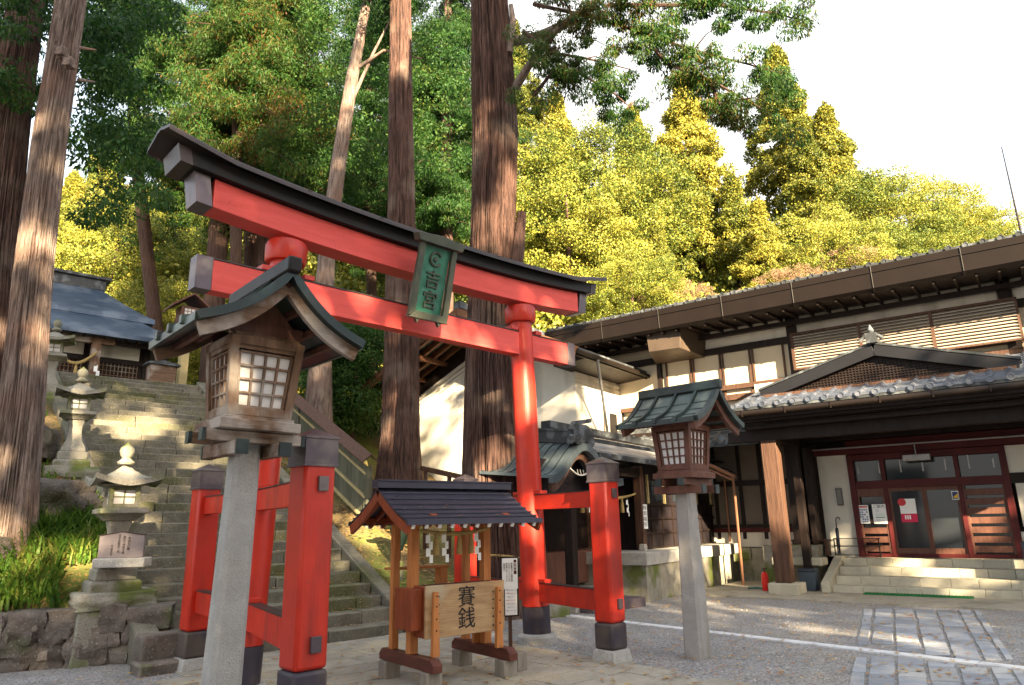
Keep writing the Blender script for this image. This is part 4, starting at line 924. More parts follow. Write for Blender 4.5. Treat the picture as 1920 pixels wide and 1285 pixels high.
# lower tiled eave at the left end with boxed end
ve=V-1.15; b0=fv(1062,645,ve); b1=fv(1215,612,ve); b2=fv(1222,668,ve); print('left eave',b0,b1,b2, fv(1275,612,ve))
m=M(); zq=(b0[1]+b1[1])/2; ql=b0[0]-.5; qr=b1[0]
m.add([(ql,ve,zq-.10),(qr,ve,zq-.10),(qr,V+.1,zq+.30),(ql,V+.1,zq+.30),(ql,ve,zq-.01),(qr,ve,zq-.01),(qr,V+.1,zq+.4),(ql,V+.1,zq+.4)],[(0,3,2,1),(4,5,6,7),(0,1,5,4),(1,2,6,5),(2,3,7,6),(3,0,4,7)]); lr=m.obj('left_eave_roof',TILED,mh); tiles(ql+.1,qr,ve,V,zq,zq+.36,.315,lr,TILED,rr=.06)
BXM=mk('brown_box_cladding',(.085,.06,.042),(.055,.038,.028),sc=2,rough=.5,metal=.2,bump=.05)
m=M(); q2=fv(1272,612,ve)[0]; zb_=b2[1]
m.add([(qr+.02,ve-.1,zb_+.10),(q2,ve-.02,zb_+.10),(q2+.25,V,zb_),(qr-.35,V,zb_),(qr-.05,ve-.1,zq-.0),(q2+.1,ve-.02,zq-.0),(q2+.35,V,zq),(qr-.2,V,zq)],[(0,3,2,1),(4,5,6,7),(0,1,5,4),(1,2,6,5),(2,3,7,6),(3,0,4,7)]); m.obj('boxed_eave_end',BXM,mh,bevel=.01)
# lower left part of the ground floor (between shrine and column)
vl=3.0; m=M(); m.box(-4.9,-.05,vl,vl+.2,1.05,3.9); m.obj('side_wall',mk('grey_brown_panel',(.17,.14,.115),(.13,.105,.085),sc=2,rough=.8,bump=.1),mh)
m=M(); a=fv(1345,890,vl)[0]
for px in (1345,1392,1432): 
    u=fv(px,950,vl)[0]; m.box(u-.04,u+.05,vl-.05,vl-.001,1.05,3.6)
m.box(-4.6,-.17,vl-.06,vl-.002,2.42,2.56); m.box(-4.6,-.17,vl-.07,vl-.003,1.34,1.42); m.obj('side_frame',DKW,mh)
m=M(); m.box(-4.6,-.17,vl-.075,vl-.004,1.22,1.33); m.obj('red_sill',REDD,mh)
m=M(); m.box(-4.6,-.05,vl-.03,vl+.3,.85,1.219); m.obj('base_wall',PLAS,mh); m=M()
for i in range(9):
    for j in range(3): m.box(-4.6+i*.5,-4.6+i*.5+.495,vl-.15-.02*((i+j)%2),vl+.2,j*.28-.02,j*.28+.275)
m.obj('foundation_blocks',MOSSY,mh,bevel=.01)
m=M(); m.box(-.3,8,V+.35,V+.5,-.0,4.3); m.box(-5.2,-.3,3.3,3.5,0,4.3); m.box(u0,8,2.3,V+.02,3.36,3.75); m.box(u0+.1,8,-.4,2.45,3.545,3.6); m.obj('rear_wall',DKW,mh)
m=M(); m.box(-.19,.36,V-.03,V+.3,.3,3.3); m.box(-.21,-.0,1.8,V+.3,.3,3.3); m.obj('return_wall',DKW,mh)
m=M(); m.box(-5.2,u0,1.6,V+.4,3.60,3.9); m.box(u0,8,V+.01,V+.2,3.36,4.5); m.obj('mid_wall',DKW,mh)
m=M(); m.add([(-5.5,.9,3.30),(u0+.02,.9,3.30),(u0+.02,V+.1,4.3),(-5.5,V+.1,4.3),(-5.5,.9,3.38),(u0+.02,.9,3.38),(u0+.02,V+.1,4.38),(-5.5,V+.1,4.38)],[(0,3,2,1),(4,5,6,7),(0,1,5,4),(1,2,6,5),(2,3,7,6),(3,0,4,7)]); lr=m.obj('lower_roof',TILED,mh); tiles(-5.4,u0,.9,V,3.39,4.33,.315,lr,TILED)
# antenna rod
a0=at(1911,418,20.5); a1=at(1878,276,20.5); t=thing('antenna_rod','thin steel rod standing above the roof at the far right','antenna',a0-np.array([0,0,1.0]),0)
m=M(); m.tube([(0,0,0),tuple(a1-a0+np.array([0,0,1.0]))],[.035,.016],8); m.obj('rod',DKW,t)
m=M(); m.lathe([(.05,0),(.05,.12)],(0,0,0),10); m.obj('bracket',METAL,t)
# umbrella stand and umbrella, bin, mat, extinguisher, hose
w=bw(U(1567,1040,2.2),2.2,.66); t=thing('umbrella_stand','low black metal umbrella stand in front of the white wall strip','umbrella stand',w,BROT)
m=M(); W,D,H=.95,.28,.42
for x in(0,W):
    for y in(0,D): m.box(x-.012,x+.012,y-.012,y+.012,0,H)
for z in(.05,.25,H):
    for y in(0,D): m.box(0.012,W-.012,y-.009,y+.009,z-.009,z+.009)
    for x in(0,W): m.box(x-.009,x+.009,.012,D-.012,z-.009,z+.009)
for i in range(9): m.box(.1*i+.05,.1*i+.06,.012,D-.012,H-.008,H+.004)
m.obj('rack',BLACKW,t)
w=bw(U(1570,1000,2.3),2.3,.69); t=thing('umbrella','closed dark navy umbrella hanging upright in the black stand','umbrella',w,BROT)
m=M(); m.lathe([(.008,0),(.02,.08),(.035,.35),(.04,.55),(.03,.62),(.012,.64)],(0,0,0),12); m.obj('canopy',mk('navy_cloth',(.02,.022,.045),(.014,.015,.03),rough=.7,bump=.1),t)
m=M(); m.tube([(0,0,.6),(0,0,.80),(.02,0,.86),(.06,0,.88),(.09,0,.85),(.09,0,.82)],.011,8); m.obj('handle',BLACKW,t)
w=bw(.30,.75,.03); t=thing('waste_bin','squat blue grey bin under the cream ledge beside the steps','bin',w,BROT)
m=M(); m.sq([(.15,0),(.18,.40)],(0,0,0)); m.obj('bin_body',mk('blue_grey_plastic',(.06,.08,.10),(.05,.065,.085),rough=.5,bump=.05),t,bevel=.01); m=M(); m.sq([(.19,.401),(.19,.43),(.17,.46)]); m.obj('bin_lid',mk('dark_blue_plastic',(.035,.045,.06),(.03,.04,.05),rough=.4,bump=.02),t,bevel=.01)
w=gp(1720,1121); m=M(); m.box(-.95,.95,-.13,.13,0,.022)
for i in range(30): m.box(-.93+i*.063,-.91+i*.063,-.128,.128,.0221,.028)
o=m.obj('door_mat',mk('green_mat',(.02,.16,.045),(.015,.12,.035),sc=20,rough=.9,bump=.3)); o.location=(w[0],w[1],.032); o.rotation_euler=(0,0,BROT-R(0)); tag(o,'long green mat lying at the foot of the cream steps','mat')
w=bw(-.52,.30,.03); t=thing('fire_extinguisher','small bright red extinguisher beside the column base','fire extinguisher',w,BROT)
m=M(); m.lathe([(.07,0),(.075,.02),(.075,.32),(.05,.38),(.02,.40)],(0,0,0),16); m.obj('cylinder_body',mk('bright_red_enamel',(.7,.03,.02),(.6,.02,.015),rough=.3,bump=0),t); m=M(); m.lathe([(.02,.401),(.02,.44)],(0,0,0),8); m.beam((-.05,0,.45),(.06,0,.47),.02,.02); m.obj('valve',BLACKW,t)
m=M(); random.seed(1); pts=[tuple(bw(-1.0+.9*s+.0,.55+.12*math.sin(s*9),.05)) for s in lin(0,1,24)]; m.tube(pts,.018,6); o=m.obj('garden_hose',mk('teal_hose',(.01,.14,.12),(.01,.11,.10),rough=.4,bump=0)); tag(o,'teal hose lying on the concrete left of the column base','hose')
w=bw(xs[-1]+.12,1.2,.04); t=thing('red_pillar_box','tall dark and red box standing at the right end of the steps','box',w,BROT)
m=M(); m.box(0,.4,0,.4,0,1.0); m.obj('cabinet',mk('blue_black_metal',(.05,.06,.075),(.04,.05,.06),rough=.5,bump=.02),t,bevel=.02); m=M(); m.box(.03,.37,-.02,-.001,.55,.85); m.obj('red_panel',INKR,t)
# little bench left of doors
w=bw(.35,1.9,.66); t=thing('wooden_bench','narrow brown wooden bench behind the big column','bench',bw(-.35,2.0,.70),BROT); m=M(); m.box(0,.85,0,.35,.32,.36); m.obj('seat',BRW,t,bevel=.004); 
for x in(.03,.75):
    m=M(); m.box(x,x+.07,.03,.32,0,.319); m.obj('leg',BRW,t,bevel=.004)
# ------------------------------------------------------------------ white storehouse (kura)
K=thing('storehouse','white plastered storehouse with deep brown eaves behind the big cedar','storehouse',O3,BROT)
uK=-5.0; vK=fu(1080,760,uK)[0]; print('kura',vK)
zc=fu(1080,692,uK)[1]; zl=fv(785,748,vK)[1]; uLk=fv(785,800,vK)[0]; ap_=fv(925,640,vK); print(zc,zl,uLk,ap_)
uc2=(uK+uLk)/2; za=ap_[1]; ze_k=(zc+zl)/2
m=M(); m.prism([(uLk,0),(uK,0),(uK,ze_k),(uc2,za),(uLk,ze_k)],vK,vK+8.5,'y'); m.obj('wall',PLAS,K)
m=M()
for o,d in((.0,.05),(-.14,.035),(-.26,.02)):
    for s,ux in((1,uK),(-1,uLk)):
        m.beam((ux+ (.0),vK-d/2,ze_k+o-.12),(uc2,vK-d/2,za+o-.12),d,.08,up=(0,0,1))
    m.box(uK,uK+d,vK-d,vK+8,ze_k+o-.16,ze_k+o-.08)
m.obj('moulding',PLAS,K)
# eave height/overhang
vo=vK-1.5; s_=(za-ze_k)/((uK-uLk)/2); oh=.95; zrt=za+.62
m=M()
for s in(-1,1):
    e=(uK-uLk)/2+oh
    m.add([(uc2,vo,zrt),(uc2+s*e,vo,zrt-s_*e),(uc2+s*e,vK+9,zrt-s_*e),(uc2,vK+9,zrt),(uc2,vo,zrt+.08),(uc2+s*e,vo,zrt-s_*e+.08),(uc2+s*e,vK+9,zrt-s_*e+.08),(uc2,vK+9,zrt+.08)],[(0,3,2,1),(4,5,6,7),(0,1,5,4),(1,2,6,5),(2,3,7,6),(3,0,4,7)])
kr=m.obj('roof',TILED,K)
m=M(); m.beam((uc2,vo-.02,zrt+.17),(uc2,vK+9,zrt+.17),.22,.2); m.obj('roof_ridge',TILED,kr)
RAFW=mk('warm_rafter_timber',(.20,.095,.05),(.13,.055,.03),sc=3,st=(.6,4,4),rough=.55,bump=.15)
m=M()
for s in(-1,1):
    e=(uK-uLk)/2+oh
    for vv in(vo+.03,vo+.5,vo+.95,vo+1.38): m.beam((uc2,vv,zrt-.09),(uc2+s*e,vv,zrt-s_*e-.09),.10,.16)
    m.beam((uc2,vo-.02,zrt-.02),(uc2+s*(e+.03),vo-.02,zrt-s_*(e+.03)-.02),.06,.20)
for k in (0,.3,.62,.93): 
    for s in((-1,1) if k else (1,)):
        e=((uK-uLk)/2)*k; m.box(uc2+s*e-.07,uc2+s*e+.07,vo-.05,vK+.3,zrt-s_*e-.30,zrt-s_*e-.17)
m.obj('eave_timber',RAFW,K)
m=M(); zer_=zrt-s_*((uK-uLk)/2+oh)
for s,ux in((1,uK),(-1,uLk)): m.prism([(ux-s*.1,ze_k-.01),(ux+s*(oh-.06),zer_-.12),(ux+s*(oh-.06),zer_-.01),(ux-s*.1,zrt-s_*((uK-uLk)/2-.1)-.02)],vK-.9,vK+8.4,'y')
m.prism([(uLk,ze_k+.001),(uc2,za+.001),(uK,ze_k+.001),(uK,zrt-s_*(uK-uLk)/2-.01),(uc2,zrt-.01),(uLk,zrt-s_*(uK-uLk)/2-.01)],vK+.02,vK+.2,'y'); m.obj('soffit',DKW,K)
eR=uK+oh; zer=zrt-s_*((uK-uLk)/2+oh)
m=M(); m.tube([(eR+.05,vo-.02,zer-.05),(eR+.05,vK+7,zer-.10)],.06,10); m.box(eR-.02,eR+.0,vo,vK+8,zer-.16,zer+.02); m.obj('gutter',GUT,K)
g0=(eR+.05,vK-.35,zer-.1); d0=fu(1118,685,eR); d1=fu(1145,830,uK+.3); print('pipe',d0,d1,zer)
m=M(); m.tube([(eR+.05,d0[0],zer-.1),(eR+.04,d0[0]+.02,zer-.2),(uK+.25,d1[0],d1[1])],.04,10); m.obj('downpipe',METAL,K)
# heavy plaster window doors
for px0,px1,lbl in ((1133,1152,1),(1188,1203,1)):
    a=fu(px0,800,uK+.05); b=fu(px1,800,uK+.05); m=M(); m.box(uK+.06,uK+.18,a[0],b[0],fu(px0,835,uK)[1]-.1,fu(px0,762,uK)[1]); w_=m.obj('shutter',PLAS,K,bevel=.03)
    m=M(); mid=(a[0]+b[0])/2; m.box(uK+.181,uK+.20,mid-.22,mid+.22,fu(px0,825,uK)[1],fu(px0,776,uK)[1]); m.obj('shutter_panel',BLACKW,w_,bevel=.02)
a=fu(1156,800,uK)[0]; b=fu(1186,800,uK)[0]; m=M(); m.box(uK+.01,uK+.10,a,b,fu(1165,838,uK)[1],fu(1165,765,uK)[1]); w_=m.obj('window',PLAS,K,bevel=.015)
m=M(); 
for i in range(4): q=a+(b-a)*(.2+.2*i); m.box(uK+.11,uK+.125,q-.05,q+.05,fu(1165,830,uK)[1],fu(1165,775,uK)[1])
m.obj('window_bar',BLACKW,w_)
for yy in(775,810,830):
    pass
m=M(); m.box(uLk-1.9,uLk-1.75,vo+.3,vo+.45,0.5,fv(712,765,vo+.3)[1]); m.obj('corner_post',METAL,K)
# ------------------------------------------------------------------ small shrine with undulating gable
uw_=-2.6; SH=thing('side_shrine','small dark timber shrine with a curved blue grey gable roof beside the storehouse','shrine',O3,BROT)
# platform (granite)
pf=thing('stone_platform','long moss stained granite platform carrying the side shrine','stone platform',O3,BROT)
uF=-1.95
m=M(); z1=.96
for i in range(10):
    v0=-2.62+i*.62; m.box(uF-3.2,uF,v0+.004,v0+.616,-.05,.70)
m.obj('side_slab',MOSSY,pf,bevel=.008)
m=M()
for i in range(6):
    v0=-2.68+i*1.04; m.box(uF-3.3,uF+.05,v0+.003,v0+1.037,.701,.95)
m.obj('cap_slab',STONE,pf,bevel=.01)
m=M(); m.box(uF-2.6,uF-.6,-4.9,-2.63,-.05,.28); m.obj('lower_slab',STONE,pf,bevel=.012)
DKD=mk('near_black_boards',(.018,.013,.015),(.011,.008,.010),sc=3,st=(4,4,.5),rough=.6,bump=.2)
m=M(); m.box(uw_-2.2,uw_,-1.55,3.6,.95,2.75); m.obj('wall',DKD,SH)
m=M()
for i in range(8):
    v=-1.5+i*.6; m.box(uw_+.001,uw_+.03,v-.02,v+.02,.95,1.95)
for z in(.97,1.3,1.62,1.93): m.box(uw_+.0,uw_+.045,-1.55,3.6,z-.02,z+.02)
m.obj('wall_frame',DKW,SH)
for v in(-1.0,-.1,.9,1.9,2.9): m=M(); m.box(uw_+.002,uw_+.05,v-.05,v+.0,1.95,2.6); m.obj('window_frame',BAMB,SH)
for v in(-.95,.35): 
    m=M(); m.box(uw_+.003,uw_+.02,v+.05,v+.75,2.0,2.55); m.obj('window',GLASS,SH)
for u,v in((uw_+.12,-1.66),(uw_+.12,-4.6),(uw_-1.25,-4.6),(uw_-1.25,-1.66)):
    m=M(); m.box(u-.09,u+.09,v-.09,v+.09,.10,2.75); m.obj('post',BRW if v==-1.66 else DKW,SH,bevel=.01); m=M(); m.sq([(.15,.0),(.13,.28),(.11,.30)],(u,v,0)) ; m.obj('post_stone',STONE,SH,bevel=.01)
m=M(); m.box(uw_-1.35,uw_+.2,-4.66,-1.6,2.5,2.68); m.box(uw_-1.34,uw_-1.2,-4.6,-1.7,.5,2.45); m.box(uw_-1.2,uw_-.5,-4.55,-4.5,.35,1.25); m.obj('beam',DKW,SH,bevel=.006)
m=M(); m.box(uw_-1.19,uw_-.7,-4.49,-1.7,.35,1.0); m.obj('altar_panel',REDW,SH,bevel=.01)
# karahafu roof: profile along v at front plane u=uf, ridge runs back along -u
uf=uw_+.75; pk=fu(1092,832,uf); lf=fu(1038,888,uf); rt=fu(1150,872,uf); far=fu(1228,864,uf); print('kara',pk,lf,rt,far,fu(1010,872,uf))
vp=pk[0]; zpk=pk[1]; hwK=1.38; zfo=zpk-.62
def kara(s):   # s in -1..1 : ogee profile
    a=abs(s); return zfo+ (zpk-zfo)*(.5+.5*math.cos(math.pi*min(1,a*1.15)))**1.15 + (.05*max(0,a-.75)*4)
m=M(); m.sheet([[(u,vp+s*hwK,kara(s)+(uf-u)*.10) for s in lin(-.80,1,30)] for u in lin(uf,uf-1.5,4)],.05); kr=m.obj('curved_roof',SHRROOF,SH,smooth=60)
m=M()
for k in range(8):
    u=uf-.12-k*.19
    p=[(u,vp+s*hwK,kara(s)+(uf-u)*.10+.008) for s in lin(-.80,1,30)]
    m.strip(p,(1,0,0),.016,.016)
m.obj('roof_seam',COPP,kr)
m=M(); p=[(uf+.02,vp+s*hwK,kara(s)-.065) for s in lin(-.80,1,30)]
m.strip(p,(1,0,0),.10,.13)
m.obj('gable_edge',SHRROOF,kr)
m=M(); p=[(uf-.10,vp+s*hwK*.86,kara(s)-.20) for s in lin(-.80,1,24)]
m.strip(p,(1,0,0),.06,.14)
m.obj('inner_barge',BRW,SH)
m=M(); v0=len(m.v); m.tube([(uf-.06,vp+q,zpk-.42-.14*math.sin(math.pi*(q+.42)/.84)) for q in lin(-.42,.42,14)],.014,6); 
for q in(-.12,-.02,.08): m.tube([(uf-.06,vp+q,zpk-.46),(uf-.06,vp+q+.03,zpk-.54)],.008,5)
m.obj('white_carving',PLAS,SH)
m=M(); m.box(uf-.5,uf-.4,vp-1.2,vp+1.2,zfo-.25,zpk-.28); m.obj('gable_board',DKD,SH)
# ridge and ornament
m=M(); m.beam((uf-.15,vp,zpk+.12),(uf-1.6,vp,zpk+.28),.18,.22); m.beam((uf-.15,vp,zpk+.25),(uf-1.6,vp,zpk+.41),.24,.04); m.obj('roof_ridge',TILED,SH)
m=M(); m.rock((uf-.05,vp,zpk+.17),(.20,.55,.34),5,n=6,rough=.2); m.rock((uf-.02,vp-.26,zpk+.05),(.14,.24,.16),8,n=5,rough=.2); m.rock((uf-.02,vp+.26,zpk+.05),(.14,.24,.16),9,n=5,rough=.2); m.beam((uf-.1,vp-.14,zpk+.36),(uf+.05,vp+.22,zpk+.43),.09,.075); m.obj('ridge_ornament',TILED,SH)
# side roof over the long wall (right of the gable)
m=M(); va=vp+hwK*.55; vb=3.9; m.add([(uf-.15,va,2.84),(uf-.15,vb,2.80),(uw_-1.2,vb,3.5),(uw_-1.2,va,3.5),(uf-.15,va,2.90),(uf-.15,vb,2.86),(uw_-1.2,vb,3.56),(uw_-1.2,va,3.56)],[(0,3,2,1),(4,5,6,7),(0,1,5,4),(1,2,6,5),(2,3,7,6),(3,0,4,7)]); m.obj('side_roof',METAL,SH)
m=M(); m.beam((uf-.35,va+.2,3.12),(uf-.35,vb,3.08),.10,.06); m.beam((uf-1.15,va-.2,3.46),(uf-1.15,vb,3.42),.22,.14); m.beam((uf-.12,va,2.80),(uf-.12,vb,2.76),.07,.10); m.obj('roof_rail',TILED,SH)
m=M(); m.tube([(uf-.02,vb-2.2,2.74),(uf-.02,vb+.15,2.70)],.05,8); m.tube([(uf-.3,vb-1.0,2.6),(uf-.3,vb-1.0,.98)],.03,8); m.obj('downpipe',mk('copper_pipe',(.30,.15,.09),(.24,.11,.06),rough=.35,metal=.6,bump=.02),SH)
pb_=gp(1394,1100); zt_=at(1378,898,float(pb_[1]))[2]; e_=at(1330,872,float(pb_[1])+.2)
t=thing('copper_downpipe','sunlit copper gutter and thin downpipe standing left of the big column','downpipe',(pb_[0],pb_[1],0),0); CPM=mk('orange_copper_pipe',(.30,.15,.09),(.24,.11,.06),rough=.35,metal=.6,bump=.02)
m=M(); m.tube([(0,0,.02),(0,0,zt_),(-.04,0,zt_+.05)],.035,8); m.obj('pipe',CPM,t); m=M(); m.tube([tuple(e_-np.array([pb_[0],pb_[1],0])),(.06,0,zt_+.05)],.055,8); m.tube([tuple(e_-np.array([pb_[0],pb_[1],.12])),(.02,0,zt_-.05)],.025,8); m.obj('gutter',CPM,t)
# sign on the post
zsg=fu(1197,975,uw_+.22); t=thing('vertical_sign','narrow white vertical sign with four black characters on the shrine corner post','sign',bw(uw_+.222,-1.66,1.40),BROT+R(45)); m=M(); m.box(-.058,.058,-.012,.0,0,.52); pn=m.obj('panel',WHITE,t); text('寿両場所',.105,INK,pn,(0,-.0135,.26),ext=.0005,sp=1.12)
t=thing('sign_stand','short slanted stone stub under the white vertical sign','stone stub',bw(uw_+.26,-1.9,.95),BROT); m=M(); m.sq([(.07,0),(.06,.14)]); m.obj('stub',STONE,t,bevel=.01)
# ropes hanging in the shrine
t=thing('shimenawa','straw rope with tassels and white zigzag papers hanging under the curved gable','rope',bw(uw_+.1,-3.1,0),BROT+R(90))
m=M(); m.tube([(x,0,2.15-.12*(1-(x/1.3)**2)) for x in lin(-1.3,1.3,16)],[.02+.02*(1-abs(i-8)/8) for i in range(17)],8); m.obj('twisted_rope',ROPE,t)
for x in(-1.0,-.2,.65): tassel(t,x,0,2.05,1.3)
for x in(-.7,.25,-.35,.9): shide(t,x,0,2.0,1.3)
t=thing('bell_cord','thick pale bell cord hanging down from the shrine eave','bell cord',bw(uw_-.2,-4.0,0),BROT); m=M(); m.tube([(0,0,2.5),(.01,0,1.1)],.035,8); m.obj('cord',ROPE,t); m=M(); m.lathe([(.02,0),(.09,.03),(.12,.10),(.10,.18),(.03,.22)],(0,0,2.42),14); m.obj('bell',BAMB,t)
# stump and small stone post near the right torii pillar, slabs
w=gp(1040,1095); t=thing('stone_statue','weathered upright grey stone with a twisted top just right of the torii pillar','stone',(w[0]+.4,w[1]+1.2,.28),0)
m=M(); vs=trunk_mesh([(0,0,0),(.03,0,.35),(-.02,0,.6),(.02,0,.78)],[.17,.15,.14,.09],n=24,ridge=.05,seg=14,fr=2,seed=3); m.add(vs.v,vs.f); m.obj('upright_stone',MOSSY,t,smooth=60)
w=gp(1103,1108); t=thing('stone_post','small dark stone post behind the red right side post','stone post',(w[0]+.1,w[1]+.5,.28),0); m=M(); m.sq([(.11,0),(.10,.35),(.08,.40)]); m.lathe([(.05,.41),(.075,.48),(.05,.55),(.07,.62),(.02,.70)],(0,0,0),12); m.obj('post_body',mk('dark_stone',(.07,.07,.07),(.05,.05,.05),sc=6,rough=.8,bump=.3),t,bevel=.01)
a=gp(1100,1150);b=gp(1242,1143); t=thing('slab_step','dark stone slab step lying on the gravel before the mossy platform','stone slab',((a[0]+b[0])/2-.25,(a[1]+b[1])/2+.4,0),BROT+R(78)); m=M(); m.box(-.75,.75,-.30,.30,-.02,.17); m.obj('slab',mk('violet_brown_stone',(.13,.10,.11),(.09,.07,.075),sc=4,rough=.85,bump=.3),t,bevel=.015)
a=gp(1140,1118); t=thing('slab_step','pale cut stone slab between the platform and the dark step','stone slab',(a[0],a[1]+.9,0),BROT+R(78)); m=M(); m.box(-1.3,.9,-.22,.22,-.02,.24); m.obj('slab',STONE,t,bevel=.015)
a=gp(1050,1160); t=thing('granite_block','rough granite block at the foot of the right torii pillar','stone block',(a[0]-.05,a[1]+.3,0),R(20)); m=M(); m.rock((0,0,.12),(.42,.32,.36),77,n=5,rough=.08,sq=.85); m.obj('block',MOSSY,t)
# ------------------------------------------------------------------ old hall at the top of the stairs (stair frame)
HZ=5.42; HO=sw(0,0); 
def fs(x,y,tt):
    q=on(x,y,P0+ST*tt,ST)-P0; return float(q@SX),float(q[2])
TF=14.2; el=fs(90,605,TF); er=fs(323,640,TF); print('hall eave',el,er, 'wall',fs(185,700,TF+1),'ridge',fs(105,525,TF+3.4),fs(185,530,TF+3.4),'tier',fs(290,588,TF+1.6),fs(100,540,TF+2.5))
zE=(el[1]+er[1])/2; xr=er[0]+.55; xl=xr-2*(xr-fs(60,600,TF)[0]); xl=el[0]-6.0
HL=thing('old_hall','old hall with two tier blue grey copper roof above the stairs','hall',P0,SROT)
def hip(x0,x1,y0,y1,z,rise,inset,th,name,par,mt,sag=.12):
    """four sloped sides as one curved hip roof shell"""
    m=M(); N=10
    def ringp(k):
        q=k/N; ins=inset*q; zz=z+rise*(q**1.15); return [(x0+ins,y0+ins,zz),(x1-ins,y0+ins,zz),(x1-ins,y1-ins,zz),(x0+ins,y1-ins,zz)]
    vs=[p for k in range(N+1) for p in ringp(k)]; fs_=[]
    for k in range(N):
        for j in range(4): fs_.append((k*4+j,k*4+(j+1)%4,k*4+4+(j+1)%4,k*4+4+j))
    fs_.append(tuple(N*4+j for j in range(4))); lo=[(p[0],p[1],p[2]-th) for p in ringp(0)]; n=len(vs); vs+=lo
    for j in range(4): fs_.append((n+j,n+(j+1)%4,(j+1)%4,j))
    fs_.append((n+3,n+2,n+1,n))
    m.add(vs,fs_); return m.obj(name,mt,par,smooth=30)
dh=5.8
tr=fs(290,590,TF+1.35)
rl=hip(xl,xr,TF,TF+dh,zE,.86,1.35,.14,'lower_roof',HL,HALLR)
ur_=hip(xl+1.2,tr[0],TF+1.2,TF+dh-1.2,zE+.93,1.25,1.55,.16,'upper_roof',HL,HALLR)
rr_=fs(190,530,TF+2.9); print('ridge',rr_,zE)
m=M(); m.box(xl+2.6,rr_[0]+.1,TF+2.6,TF+3.2,zE+2.05,zE+2.42); m.box(xl+2.5,rr_[0]+.25,TF+2.5,TF+3.3,zE+2.42,zE+2.52); m.obj('roof_ridge',TILED,HL,bevel=.01)
m=M(); m.box(xl+1.0,xr-1.0,TF+1.1,TF+dh-1.1,HZ,zE+.1); m.obj('wall',DKW,HL)
for i in range(7):
    x=xr-1.0-i*1.6; m=M(); m.box(x-.09,x+.09,TF+1.0,TF+1.1,HZ,zE-.1); m.obj('post',DKW,HL)
m=M(); m.box(xl+1,xr-1,TF+1.02,TF+1.08,HZ+1.35,HZ+1.5); m.box(xl+.4,xr-.4,TF+.4,TF+.5,zE-.30,zE-.16); 
for i in range(34): x=xr-.3-i*.3; m.beam((x,TF+.1,zE-.17),(x,TF+1.2,zE-.05),.06,.08)
m.obj('beam',DKW,HL)
for i in range(4):
    x1=xr-1.1-i*1.6; m=M(); m.box(x1-1.4,x1-.0-.12,TF+1.04,TF+1.09,HZ+1.52,HZ+2.25); m.obj('plaster_panel',PLAS,HL)
    m=M()
    for q in range(12): m.box(x1-1.36+q*.11,x1-1.335+q*.11,TF+1.05,TF+1.08,HZ+.3,HZ+1.34)
    for q in range(7): m.box(x1-1.4,x1-.12,TF+1.055,TF+1.075,HZ+.35+q*.15,HZ+.372+q*.15)
    m.obj('lattice',OLDW,HL)
px=fs(183,690,TF-.2); m=M(); m.box(px[0]-.12,px[0]+.12,TF+.3,TF+.54,HZ-.1,zE-.15); m.obj('porch_post',OLDW,HL)
m=M(); m.beam((px[0]-3.2,TF+.42,px[1]+1.0),(px[0]+.5,TF+.42,px[1]+1.0),.16,.26); m.obj('porch_beam',OLDH,HL)
t=thing('hall_rope','yellow straw rope sagging across the old hall entrance','rope',P0,SROT)
m=M(); a_=fs(112,668,TF+.2); b_=fs(182,660,TF+.2); m.tube([(a_[0]+(b_[0]-a_[0])*s,TF+.2,a_[1]+(b_[1]-a_[1])*s-.28*math.sin(math.pi*s)) for s in lin(0,1,14)],[.03+.02*math.sin(math.pi*s) for s in lin(0,1,14)],8); m.obj('twisted_rope',ROPE,t); tassel(t,a_[0]+.45,TF+.2,a_[1]-.15,1.7); shide(t,a_[0]+1.0,TF+.18,a_[1]-.2,2.2)
# small lit kiosk lantern and box by the hall
w=at(340,715,20.5); t=thing('wooden_lantern','small distant wooden lantern on a pale post between hall and torii','lantern',(w[0],w[1],HZ-.3),SROT,'roofed wooden lanterns on stone posts')
zz=at(340,612,20.5)[2]-(HZ-.3); m=M(); m.box(-.12,.12,-.12,.12,0,zz); m.obj('post',BAMB,t,bevel=.01); m=M(); m.box(-.28,.28,-.28,.28,zz,zz+.55); fb=m.obj('frame',REDW,t,bevel=.01); m=M(); m.box(-.2,.2,-.295,-.281,zz+.08,zz+.48); m.obj('paper_panel',PAPER,fb)
m=M()
for i in range(5): m.box(-.2+i*.1-.008,-.2+i*.1+.008,-.305,-.296,zz+.08,zz+.48); m.box(-.2,.2,-.306,-.2965,zz+.08+i*.1-.008,zz+.08+i*.1+.008)
m.obj('lattice',REDW,fb)
m=M(); m.sheet([[(x,y,zz+.95-.45*abs(x)/.6) for x in lin(-.6,.6,8)] for y in(-.5,.5)],.06); m.obj('roof',REDW,t)
w=at(300,718,19.8); t=thing('notice_kiosk','low pale boarded box with a small pitched roof on the upper landing','kiosk',(w[0],w[1],HZ-.1),SROT)
m=M(); m.box(-.35,.35,-.2,.2,0,.85); m.obj('case',OLDH,t,bevel=.01); m=M(); m.prism([(-.45,.851),(.45,.851),(.43,.90),(0,.98),(-.43,.90)],-.28,.28,'y'); m.obj('roof',TILED,t)
